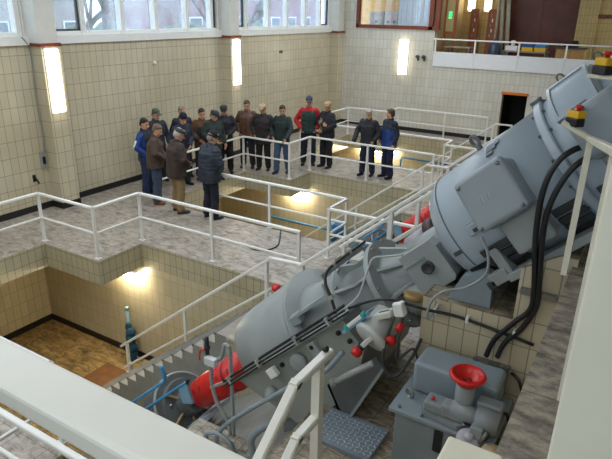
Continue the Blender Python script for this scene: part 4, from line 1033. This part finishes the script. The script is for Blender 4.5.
t = thing('switch_box', 'grey switch box on the wall left of the near pillar', 'switch', (XW, 6.94, .95))
mb = MB(); mb.box(XW, XW+.06, 6.89, 6.99, .85, 1.2, .01); mb.build('box', t, GREYG)
mb = MB(); mb.box(XW+.06, XW+.075, 6.91, 6.97, .95, 1.1); mb.build('lever', t, RUBBER)
mb = MB(); mb.tube([(XW+.03, 7.0, 1.2), (XW+.03, 7.02, 1.6), (XW+.02, 7.0, 2.2), (XW+.03, 7.02, 3.0), (XW+.05, 6.98, 3.25), (XW+.08, 6.85, 3.42)], .012, 8); mb.build('cable', t, GREYG)
t = thing('wall_hook', 'black hook low on the tiles left of the near pillar', 'hook', (XW, 6.70, .65))
mb = MB(); mb.box(XW, XW+.02, 6.67, 6.73, .62, .76); mb.build('plate', t, RUBBER)
mb = MB(); mb.tube([(XW+.02, 6.7, .72), (XW+.08, 6.7, .68), (XW+.08, 6.74, .6), (XW+.04, 6.76, .58)], .015, 8); mb.build('hook', t, RUBBER)
mb = MB(); mb.box(-8.12, -7.48, 5.5, 6.1, ZP+.001, ZP+.02); solo('hatch_plate', mb, 'rust-brown square plate on the ochre pit floor', 'plate', (-7.8, 5.8, ZP), mat('rust', '#7a5028', .7, var=.2))
t = thing('covered_pole', 'blue cloth wrapped round a pole standing in the near pit', 'pole', (-7.75, 6.45, ZP))
mb = MB(); mb.cyl((-7.80, 6.45, ZP), (-7.88, 6.5, -1.42), .03, 12); mb.lathe((-7.88, 6.5, -1.45), (0, 0, 1), [(0, .045), (.05, .045), (.06, 0)], 12); mb.build('pole', t, mat('pole_bluegrey', '#7b97a0', .4))
mb = MB()
for i in range(7):
    z = ZP+.05+.115*i; r_ = (.09, .10, .105, .11, .12, .10, .06)[i]
    mb.ell((-7.76-.008*i+.02*((i*37) % 3-1), 6.45, z), (r_, r_*.8, .11), Matrix.Rotation(i*.7, 3, 'Z'), 12, 8)
mb.build('cloth', t, mat('blue_cloth', '#1f4f68', .7, var=.3, scale=14))
for k, lab in ((1, 'blue water pipe along the tiled wall of the middle pit'), (2, 'blue water pipe along the tiled wall of the farthest pit')):
    y = 6.5+D*k; zz = -1.47 if k == 1 else -.75
    x0, x1 = (-8.7, -5.6) if k == 1 else (-7.2, -5.0)
    mb = MB(); mb.tube([(x0, y, zz-1.05 if k == 1 else zz-.6), (x0, y, zz-.1), (x0+.03, y, zz), (x0+.2, y, zz), (x1, y, zz), (x1+.1, y, zz), (x1+.12, y, zz+.12), (x1+.12, y, zz+.3), (x1+.3, y, zz+.35)], .03, 10, 6, k == 3)
    solo('water_pipe', mb, lab, 'pipe', (x0, y, zz-1), BLUEP, 'blue water pipes')
t = thing('blue_motor', 'blue pump motor in the middle pit behind the railing corner', 'motor', (-6.3, 12.15, ZP))
mb = MB(); mb.lathe((-6.3, 12.15, -1.6), (0, 0, 1), [(0, .0), (0, .16), (.05, .2), (.5, .2), (.55, .14), (.6, 0)], 24); mb.rbox((-6.3, 11.95, -1.3), (.18, .12, .2), .02); mb.build('body', t, BLUEP)
mb = MB(); mb.box(-6.5, -6.1, 11.95, 12.35, ZP, -1.6, .02); mb.build('base', t, BLUEP)
mb = MB(); mb.tube([(-5.72, 8.62, .01), (-5.6, 8.4, .015), (-5.42, 8.1, .015), (-5.3, 7.85, .015), (-5.34, 7.6, .015), (-5.55, 7.5, .015), (-5.75, 7.62, .015)], .012, 8); solo('floor_cable', mb, 'thin black cable lying on the walkway stone', 'cable', (-5.4, 8, 0), RUBBER)
mb = MB(); mb.tube([(-10.3, 17.0, .06), (-9.9, 17.1, .08), (-9.7, 16.9, .07), (-9.5, 17.1, .08), (-9.4, 16.8, .06)], .06, 8); solo('hose_roll', mb, 'dark heap of hose on the walkway behind the man in the beige cap', 'hose', (-9.8, 17, 0), RUBBER)
# ------------------------------------------------------------------ people
def remeshed(mb, voxel, smooth=2, wrinkle=0., seed=0, wscale=9.):
    me = mb.mesh('tmp'); o = bpy.data.objects.new('tmp', me); COL.objects.link(o)
    m = o.modifiers.new('r', 'REMESH'); m.mode = 'VOXEL'; m.voxel_size = voxel
    if smooth:
        s = o.modifiers.new('s', 'SMOOTH'); s.factor = .5; s.iterations = smooth
    dg = bpy.context.evaluated_depsgraph_get(); dg.update()
    out = bpy.data.meshes.new_from_object(o.evaluated_get(dg))
    bpy.data.objects.remove(o); bpy.data.meshes.remove(me)
    if wrinkle:
        for v in out.vertices:
            p = v.co; q = Vector((p.x*wscale+seed*3.1, p.y*wscale, p.z*wscale*1.7))
            k = noise.noise(q)+.5*noise.noise(q*2.1)
            v.co = p+v.normal*(k*wrinkle)
    for p in out.polygons: p.use_smooth = True
    return out

SKIN = mat('skin', '#c79678', .55, var=.06)
EYE = mat('eye_dark', '#2c2320', .4)
LIPS = mat('lips', '#9c5f52', .5)
ARMS = {
    'down': ((.26, -.03, 1.15), (.27, .06, .92)),
    'front': ((.28, .03, 1.16), (.07, .23, 1.02)),
    'pocket': ((.32, -.05, 1.16), (.21, .11, .96)),
    'rail': ((.28, .10, 1.17), (.24, .36, .97)),
    'fold': ((.27, .08, 1.18), (-.06, .22, 1.18)),
    'back': ((.29, -.12, 1.16), (.06, -.20, .98)),
}
def person(label, x, y, heading, h, jacket, trousers, shoe, hair=None, cap=None, arms=('down', 'down'), yaw=0, nod=10, bulk=1., hem=.80, lean=0., step=0., sleeve=None, seed=0, collar=None, bald=False):
    root = thing('person', label, 'person', (x, y, 0), 'men visiting the pumping station')
    S = h/1.75
    hd = math.radians(heading)
    Rz = Matrix.Rotation(hd, 4, 'Z')
    G = Matrix.Translation((0, 0, 0)) @ Rz @ Matrix.Scale(S, 4)
    ln = math.radians(lean)
    Lm = Matrix.Translation((0, 0, .95)) @ Matrix.Rotation(-ln, 4, 'X') @ Matrix.Translation((0, 0, -.95))
    up = lambda p: Lm @ Vector(p)
    hy, nd = math.radians(yaw), math.radians(nod)
    Hm = Lm @ Matrix.Translation((0, .005, 1.50)) @ Matrix.Rotation(hy, 4, 'Z') @ Matrix.Rotation(-nd, 4, 'X') @ Matrix.Translation((0, -.005, -1.50))
    hp = lambda p: Hm @ Vector(p)
    Hr = Hm.to_3x3()
    joints = {}
    for sd, pose in ((-1, arms[0]), (1, arms[1])):
        e, w = ARMS[pose]
        joints[sd] = (up((sd*.16, 0, 1.385)), up((sd*e[0], e[1], e[2])), up((sd*w[0], w[1], w[2])))
    legs = {}
    for sd in (-1, 1):
        st = step*sd
        legs[sd] = (Vector((sd*.095, 0, .92)), Vector((sd*.11, .03+st*.5, .50)), Vector((sd*.125, -.01+st, .085)))
    # body: one continuous surface
    mb = MB()
    mb.ell(up((0, 0, 1.25)), (.15, .095, .25), Lm.to_3x3()); mb.ell((0, 0, .98), (.15, .10, .14)); mb.capsule(up((-.14, 0, 1.39)), .05, up((.14, 0, 1.39)), .05)
    mb.capsule(up((0, -.01, 1.42)), .062, hp((0, 0, 1.55)), .055)
    mb.ell(hp((0, -.005, 1.652)), (.074, .094, .092), Hr); mb.ell(hp((0, .03, 1.60)), (.061, .072, .098), Hr); mb.ell(hp((0, .05, 1.535)), (.042, .045, .035), Hr)
    mb.capsule(hp((0, .098, 1.63)), .009, hp((0, .122, 1.592)), .016, 8)
    mb.ell(hp((-.017, .108, 1.588)), (.011, .012, .009), Hr, 8, 6); mb.ell(hp((.017, .108, 1.588)), (.011, .012, .009), Hr, 8, 6)
    mb.capsule(hp((-.04, .086, 1.648)), .011, hp((.04, .086, 1.648)), .011, 8)
    mb.ell(hp((-.03, .088, 1.627)), (.014, .012, .011), Hr, 8, 6); mb.ell(hp((.03, .088, 1.627)), (.014, .012, .011), Hr, 8, 6)
    mb.capsule(hp((-.02, .098, 1.558)), .010, hp((.02, .098, 1.558)), .010, 8)
    for sd in (-1, 1): mb.ell(hp((sd*.074, -.005, 1.61)), (.012, .02, .032), Hr, 10, 8)
    for sd in (-1, 1):
        sh, el, wr = joints[sd]
        mb.capsule(sh, .042, el, .036); mb.capsule(el, .038, wr, .028)
        d = (wr-el).normalized()
        side = Vector((-sd, .25, 0)); side = (side-d*side.dot(d)).normalized()      # palm normal, towards the body
        acr = d.cross(side).normalized()
        if acr.y < 0: acr = -acr                                                     # thumb side points forward
        pc = wr+d*.05
        rot = Matrix((acr, side, d)).transposed()
        mb.ell(pc, (.042, .018, .056), rot, 12, 8)
        for i, (o_, L) in enumerate(((.032, .068), (.011, .078), (-.011, .073), (-.032, .056))):
            b_ = wr+d*.085+acr*o_
            m_ = b_+(d*.8+side*.35+acr*o_*2.5).normalized()*L*.55; t_ = m_+(d*.45+side*.8+acr*o_*2).normalized()*L*.5
            mb.capsule(b_-d*.02, .0095, m_, .0085, 8); mb.capsule(m_, .0085, t_, .007, 8)
        b_ = wr+d*.03+acr*.03; m_ = b_+(acr*.75+d*.6+side*.3).normalized()*.045; mb.capsule(b_, .012, m_, .01, 8); mb.capsule(m_, .01, m_+(d*.8+side*.5+acr*.1).normalized()*.035, .008, 8)
        hip, kn, an = legs[sd]
        mb.capsule(hip, .075, kn, .05); mb.capsule(kn, .05, an, .035)
        mb.capsule(an-Vector((0, .02, .03)), .035, an+Vector((sd*.02, .12, -.055)), .025)
    me = remeshed(mb, .0075, 1)
    me.materials.clear()
    for m_ in (SKIN, EYE, LIPS): me.materials.append(m_)
    eyes = [hp((sd*.031, .097, 1.628)) for sd in (-1, 1)]; lip = [hp((k*.012, .104, 1.557)) for k in (-1.4, -.5, .5, 1.4)]
    brow = [hp((sd*q, .095, 1.652)) for sd in (-1, 1) for q in (.022, .034, .044)]
    for p in me.polygons:
        c = p.center
        if any((c-e).length < .0125 for e in eyes): p.material_index = 1
        elif any((c-e).length < .0095 for e in brow): p.material_index = 1
        elif any((c-e).length < .011 for e in lip): p.material_index = 2
    me.transform(G)
    me.name = 'body'; o = bpy.data.objects.new('body', me); COL.objects.link(o); o.parent = root
    # jacket
    jm = jacket if isinstance(jacket, bpy.types.Material) else mat('coat'+jacket, jacket, .75, var=.10, scale=18)
    B = bulk
    mb = MB()
    rings = [(hem, .192*B, .150*B, 0), (hem+.05, .195*B, .152*B, 0), (1.02, .183*B, .145*B, .0), (1.18, .192*B, .148*B, .005), (1.32, .198*B, .14*B, .0), (1.40, .185, .112, -.005), (1.45, .12, .09, -.005), (1.475, .075, .072, -.003)]
    N = 28; vs = []; fs = []
    for z, rx_, ry_, cy in rings:
        for k in range(N):
            a = 2*PI*k/N; ca, sa = math.cos(a), math.sin(a); e = .8
            p = Vector((rx_*math.copysign(abs(ca)**e, ca), cy+ry_*math.copysign(abs(sa)**e, sa), z))
            f_ = min(1, max(0, (z-.8)/.25)); vs.append(p.lerp(up(p), f_) if z < 1.05 else up(p))
    for i in range(len(rings)-1):
        for k in range(N): fs.append((i*N+k, i*N+(k+1) % N, (i+1)*N+(k+1) % N, (i+1)*N+k))
    fs.append(tuple(range(N))[::-1]); fs.append(tuple(range((len(rings)-1)*N, len(rings)*N)))
    mb._add(vs, fs)
    sl = {}
    for sd in (-1, 1):
        sh, el, wr = joints[sd]
        mb.capsule(up((sd*.165, 0, 1.395)), .078*B, el, .062*B, 16); mb.capsule(el, .062*B, el.lerp(wr, .93), .05*B, 16)
        mb.ell(el.lerp(wr, .9), (.054*B,)*3)
    mb.capsule(up((0, -.012, 1.44)), .082, up((0, -.012, 1.475)), .078, 18)
    me = remeshed(mb, .014, 3, .011, seed, 8.)
    me.materials.clear(); me.materials.append(jm); me.materials.append(sleeve[0] if sleeve else jm); me.materials.append(mat('zip_dark', '#141416', .6))
    me.materials.append(sleeve[2] if sleeve and len(sleeve) > 2 else jm)
    Li = Lm.inverted()
    for p in me.polygons:
        c = Li @ p.center
        if sleeve:
            if sleeve[1] == 'sleeves' and (abs(c.x) > .165*B or c.z > 1.40): p.material_index = 1
            if sleeve[1] == 'yoke' and (c.z > 1.27 or abs(c.x) > .21*B): p.material_index = 1
            if sleeve[1] == 'panel' and (c.x > .02 and c.x < .13 and 1.0 < c.z < 1.32 and c.y > 0): p.material_index = 1
            if sleeve[1] == 'stripe' and (abs(c.x) > .17*B): p.material_index = 1
            if sleeve[1] == 'stripe' and abs(c.x) > .20*B and .95 < c.z < 1.30 and -.12 < c.y-.25*(c.z-1.2) < -.04: p.material_index = 3
        if abs(c.x) < .009 and c.y > .05 and c.z < 1.44: p.material_index = 2
    me.transform(G); me.name = 'jacket'; o = bpy.data.objects.new('jacket', me); COL.objects.link(o); o.parent = root
    # trousers
    tm = mat('trousers'+trousers, trousers, .85, var=.1, scale=20)
    mb = MB()
    mb.ell((0, 0, .95), (.165, .122, .15))
    for sd in (-1, 1):
        hip, kn, an = legs[sd]
        mb.capsule(hip, .108, kn, .086, 16); mb.capsule(kn, .086, an+Vector((0, 0, .03)), .078, 16); mb.ell(an+Vector((0, .015, .02)), (.07, .085, .05))
    me = remeshed(mb, .014, 2, .009, seed+5, 9.)
    me.materials.clear(); me.materials.append(tm); me.transform(G); me.name = 'trousers'; o = bpy.data.objects.new('trousers', me); COL.objects.link(o); o.parent = root
    for sd in (-1, 1):
        an = legs[sd][2]; mb = MB()
        q = Matrix.Rotation(-sd*.15, 3, 'Z')
        for c_, r_ in (((0, .0, .045), (.048, .07, .05)), ((0, .09, .035), (.05, .09, .038)), ((0, .15, .03), (.044, .05, .03))):
            mb.ell(Vector((an.x, an.y, 0))+q @ Vector(c_), r_, q)
        mb.ell(Vector((an.x, an.y, .0))+q @ Vector((0, .06, .012)), (.052, .145, .0135), q)
        me = remeshed(mb, .009, 1)
        for v in me.vertices: v.co.z = max(v.co.z, .001)
        me.materials.clear(); me.materials.append(mat('shoe'+shoe, shoe, .4)); me.transform(G); me.name = 'shoe'
        o = bpy.data.objects.new('shoe', me); COL.objects.link(o); o.parent = root
    if hair:
        mb = MB()
        if bald:
            mb.ell(hp((0, -.035, 1.625)), (.082, .075, .06), Hr)
        else:
            mb.ell(hp((0, -.022, 1.668)), (.083, .098, .088), Hr); mb.ell(hp((0, -.05, 1.61)), (.078, .065, .07), Hr); mb.ell(hp((.02, .045, 1.715)), (.055, .045, .03), Hr)
        me = remeshed(mb, .009, 1, .004, seed, 40.)
        me.materials.clear(); me.materials.append(mat('hair'+hair, hair, .7, var=.3, scale=60)); me.transform(G); me.name = 'hair'
        o = bpy.data.objects.new('hair', me); COL.objects.link(o); o.parent = root
    if cap:
        kind, col = cap
        cm = mat('cap'+col, col, .85, var=.15, scale=40)
        mb = MB()
        if kind == 'flat':
            mb.ell(hp((0, .005, 1.702)), (.097, .122, .05), Hr); mb.ell(hp((0, -.03, 1.69)), (.092, .09, .06), Hr); mb.ell(hp((0, .115, 1.682)), (.072, .05, .012), Hr)
        elif kind == 'beanie':
            mb.ell(hp((0, -.012, 1.685)), (.088, .106, .095), Hr); mb.ell(hp((0, -.016, 1.655)), (.09, .108, .045), Hr)
        else:
            mb.ell(hp((0, -.008, 1.695)), (.087, .105, .078), Hr); mb.ell(hp((0, .125, 1.68)), (.068, .07, .011), Hr)
        me = remeshed(mb, .009, 2)
        me.materials.clear(); me.materials.append(cm); me.transform(G); me.name = 'cap'
        o = bpy.data.objects.new('cap', me); COL.objects.link(o); o.parent = root
    return root

GREEN = mat('coat_dkgreen', '#1f3a34', .75); RED = mat('coat_red', '#b01a22', .7); ROYAL = mat('coat_royal', '#173a7c', .6); NAVY = mat('coat_navy', '#171d2e', .7)
STRIPE = mat('coat_stripe', '#d7dde6', .6); BLK = mat('coat_black', '#1c1d22', .7); TAN = mat('coat_tan', '#8d7a66', .8); NV2 = mat('coat_blue2', '#1c3d7c', .6)
NAVYQ, _nt, _b = newmat('quilted_navy')
_b.inputs['Base Color'].default_value = (*lin('#242c3a'), 1); _b.inputs['Roughness'].default_value = .6
_w = _nt.nodes.new('ShaderNodeTexWave'); _w.bands_direction = 'Z'; _w.inputs['Scale'].default_value = 4.5; _w.inputs['Distortion'].default_value = .4
_tc = _nt.nodes.new('ShaderNodeTexCoord'); _nt.links.new(_tc.outputs['Object'], _w.inputs['Vector'])
_bp = _nt.nodes.new('ShaderNodeBump'); _bp.inputs['Strength'].default_value = .18; _bp.inputs['Distance'].default_value = .02
_nt.links.new(_w.outputs['Fac'], _bp.inputs['Height']); _nt.links.new(_bp.outputs['Normal'], _b.inputs['Normal'])
QGREY = mat('brown_leather', '#5a3c2c', .5, var=.15)

person('man in a blue tracksuit top with pale side stripe, farthest left of the group', -9.46, 8.78, -72, 1.74, NAVY, '#20304f', '#2a2a30', hair='#2b2420', arms=('pocket', 'pocket'), yaw=-10, nod=14, sleeve=(ROYAL, 'stripe', STRIPE), seed=1)
person('man in a grey-green cap and dark jacket behind the man in blue', -10.05, 9.72, -120, 1.76, '#2a2f3c', '#25262b', '#1c1c1c', hair='#5a5048', cap=('base', '#59604f'), arms=('down', 'front'), yaw=20, nod=16, seed=2)
person('bareheaded man seen from behind in a rough brown jacket and jeans', -8.84, 8.44, -52, 1.74, '#4b3a30', '#3d4b60', '#6b3a28', hair='#6a5846', arms=('front', 'front'), yaw=-18, nod=22, bulk=1.2, lean=5, seed=3)
person('man seen from behind in grey flat cap, dark brown coat and khaki trousers', -8.04, 8.24, -25, 1.77, '#3a2f29', '#8a7350', '#2a211c', hair='#b7aea3', cap=('flat', '#3c3d40'), arms=('front', 'front'), yaw=-12, nod=20, bulk=1.24, hem=.76, lean=5, seed=4)
person('man in a dark navy knitted hat bending forward behind the grey flat cap', -9.30, 9.75, -100, 1.76, '#252c3c', '#25272e', '#1c1c1c', cap=('beanie', '#161a2b'), arms=('front', 'down'), yaw=-8, nod=18, bulk=1.06, lean=8, seed=5)
person('grey-haired man mostly hidden behind the navy knitted hat', -9.80, 10.35, -120, 1.77, '#22242b', '#2b2b2f', '#1c1c1c', hair='#8f8276', arms=('down', 'down'), yaw=0, nod=12, seed=6)
person('dark-haired man in an open brown leather jacket in the middle of the group', -9.25, 10.45, -140, 1.76, '#5b3d26', '#26282f', '#1d1b1b', hair='#2c221c', arms=('down', 'front'), yaw=15, nod=14, bulk=1.05, sleeve=(BLK, 'panel'), seed=7)
person('man seen from behind in navy quilted jacket and black knitted hat on the cross walkway', -7.24, 8.33, -12, 1.78, NAVYQ, '#1b1f2c', '#17171a', hair='#8c8279', cap=('beanie', '#17171f'), arms=('front', 'front'), yaw=-6, nod=22, bulk=1.26, hem=.78, lean=5, seed=8)
person('man in dark cap and dark green jacket at the left walkway rail', -8.98, 10.55, -112, 1.74, '#26332f', '#232429', '#1a1a1c', hair='#6b5f55', cap=('flat', '#23252b'), arms=('down', 'front'), yaw=10, nod=26, bulk=1.06, seed=9)
person('man all in black with a dark flat cap behind the corner of the railing', -9.18, 11.22, -140, 1.76, BLK, '#1b1b1f', '#131314', hair='#675d55', cap=('flat', '#25272d'), arms=('front', 'front'), yaw=-10, nod=24, bulk=1.05, seed=10)
person('bareheaded man in a shiny brown leather jacket by the railing corner', -9.05, 12.0, -158, 1.80, QGREY, '#23242b', '#1a1817', hair='#4a3a2e', arms=('pocket', 'pocket'), yaw=8, nod=20, bulk=1.1, seed=11)
person('man in a beige flat cap and long dark brown jacket at the rail', -8.55, 12.02, -160, 1.74, '#2b2122', '#1e1d20', '#171413', hair='#8b8078', cap=('flat', '#b89c78'), arms=('pocket', 'pocket'), yaw=-5, nod=18, bulk=1.14, hem=.72, seed=12)
person('man in dark green jacket and blue jeans resting a hand on the corner post', -7.98, 12.05, -168, 1.76, '#1d2c2b', '#45597a', '#1b1f28', hair='#33271e', arms=('rail', 'pocket'), yaw=22, nod=16, bulk=1.02, step=.10, seed=13)
person('tall man in a blue cap and dark green jacket with red sleeves', -7.86, 13.16, -150, 1.86, GREEN, '#1f2536', '#15151a', hair='#5d4a3c', cap=('base', '#2f4058'), arms=('pocket', 'pocket'), yaw=0, nod=10, bulk=1.08, hem=.84, sleeve=(RED, 'sleeves'), seed=14)
person('man in a beige flat cap and black jacket with a tan front panel', -7.32, 13.22, 165, 1.78, BLK, '#191a1f', '#141416', hair='#8b8078', cap=('flat', '#a98b63'), arms=('front', 'fold'), yaw=38, nod=14, bulk=1.1, sleeve=(TAN, 'panel'), seed=15)
person('grey-haired man in a dark jacket leaning on the rail with one arm', -6.05, 13.13, 178, 1.74, '#24262c', '#232a42', '#1a1a1d', hair='#a7a39d', arms=('pocket', 'rail'), yaw=42, nod=16, bulk=1.12, lean=6, step=.05, seed=16)
person('bareheaded man in a blue and black jacket at the right end of the group', -5.52, 13.22, 150, 1.76, NV2, '#1c2440', '#141418', hair='#4f3a28', arms=('down', 'pocket'), yaw=-42, nod=8, bulk=1.12, sleeve=(NAVY, 'yoke'), seed=17)

# ------------------------------------------------------------------ outside: snow-lit yard, brick building, trees
mb = MB(); mb.box(-90, -10.9, -40, 60, -.6, -.5); struct('ground_outside', mb, mat('snow_ground', '#c9cfd4', .9))
def house(x, y0, y1, h, col, label, name='building'):
    t = thing(name, label, 'building', (x, (y0+y1)/2, -.5))
    mb = MB(); mb.box(x-8, x, y0, y1, -.5, h); mb.build('wall', t, mat('ext'+col, col, .8))
    mb = MB(); mb.box(x-.05, x+.15, y0, y1, h*.62, h*.62+.35); mb.build('band', t, PANELW)
    for z in (h*.22, h*.72):
        n_ = int((y1-y0)/2.6)
        for i in range(n_):
            yy = y0+1+i*2.6
            mb = MB().m(PANELW); mb.box(x-.02, x+.08, yy, yy+1.4, z, z+1.5); w_ = mb.build('window', t)
            mb = MB(); mb.box(x+.08, x+.1, yy+.1, yy+1.3, z+.1, z+1.4); mb.build('pane', w_, mat('ext_pane', '#4b5866', .2))
    return t
house(-24, -2, 9.5, 7.0, '#b3645c', 'brick-pink building seen through the leftmost window')
house(-30, 32, 52, 8.5, '#8b6a70', 'mauve building seen through the windows near the corner')
house(-34, 14, 27, 7., '#9a8f86', 'grey building behind the bare trees')
tr_m = mat('bark', '#5b524a', .9)
for i, (x, y, h) in enumerate(((-21, 15.5, 8), (-23, 19.5, 9), (-19, 23, 7.5))):
    t = thing('bare_tree', ('bare tree outside the windows right of the near pillar', 'taller bare tree outside the windows left of the middle pillar', 'bare tree outside behind the middle pillar')[i], 'tree', (x, y, -.5), 'trees outside')
    mb = MB(); rnd = random.Random(i)
    def br(p, d, L, r, dep):
        q = p+d*L
        mb.cyl(p, q, r, 6, r*.7)
        if dep:
            for _ in range(3):
                dd = (d+Vector((rnd.uniform(-.7, .7), rnd.uniform(-.7, .7), rnd.uniform(-.1, .5)))).normalized(); br(q, dd, L*rnd.uniform(.6, .8), r*.62, dep-1)
    br(Vector((x, y, -.5)), Vector((0, 0, 1)), h*.3, .2, 5)
    mb.build('trunk', t, tr_m)
for i, (x, y, s_) in enumerate(((-19, 11.2, 1.6), (-27, 17.4, 2.0), (-28, 22.2, 2.2), (-24, 28.5, 2.5))):
    mb = MB(); rnd = random.Random(i+20)
    for k in range(10): mb.ell((x+rnd.uniform(-1, 1)*s_*.6, y+rnd.uniform(-1, 1)*s_*.8, rnd.uniform(.0, .9)*s_*1.2-.1), (s_*.5, s_*.55, s_*.5), None, 8, 6)
    solo('bush', mb, ('rounded evergreen bush outside nearest the pink building', 'rounded evergreen bush outside between the two taller trees', 'evergreen bush outside behind the trees', 'evergreen bush outside towards the corner windows')[i], 'bush', (x, y, 0), mat('evergreen', '#5d6b5c', .9, var=.4, scale=3), 'bushes outside')

# ------------------------------------------------------------------ light
wd = bpy.data.worlds.new('world'); sc.world = wd; wd.use_nodes = True
nt = wd.node_tree; bg = nt.nodes['Background']
tc = nt.nodes.new('ShaderNodeTexCoord'); sp = nt.nodes.new('ShaderNodeSeparateXYZ'); nt.links.new(tc.outputs['Generated'], sp.inputs[0])
r = nt.nodes.new('ShaderNodeValToRGB'); r.color_ramp.elements[0].position = .0; r.color_ramp.elements[0].color = (.78, .88, 1, 1); r.color_ramp.elements[1].position = .8; r.color_ramp.elements[1].color = (.88, .94, 1, 1)
nt.links.new(sp.outputs['Z'], r.inputs[0]); nt.links.new(r.outputs[0], bg.inputs[0]); bg.inputs[1].default_value = 2.8
def portal(name, loc, rot, sx, sy):
    l = bpy.data.lights.new(name, 'AREA'); l.shape = 'RECTANGLE'; l.size = sx; l.size_y = sy; l.cycles.is_portal = True
    o = bpy.data.objects.new(name, l); COL.objects.link(o); o.location = loc; o.rotation_euler = rot
for i, (y0, y1) in enumerate(WINY): portal('window_portal', (XW-.32, (y0+y1)/2, 4.5), (0, -PI/2, 0), 2.2, y1-y0)
portal('added_skylight_portal', (-6.2, 7.5, 6.25), (0, 0, 0), 4, 23)  # sky sampling for the added roof strip
portal('added_skylight_portal', (-.9, -.4, 6.25), (0, 0, 0), 2.2, 2)  # sky sampling for the added opening above the camera
portal('rear_portal', (2.4, -4.25, 4.25), (PI/2, 0, 0), 5.2, 2.7)
vs = sc.view_settings; vs.view_transform = 'Standard'; vs.look = 'None'; vs.gamma = 1; vs.use_curve_mapping = False
vs.exposure = 0.25
sc.cycles.use_denoising = True
sc.cycles.max_bounces = 8; sc.cycles.diffuse_bounces = 5; sc.cycles.transparent_max_bounces = 8
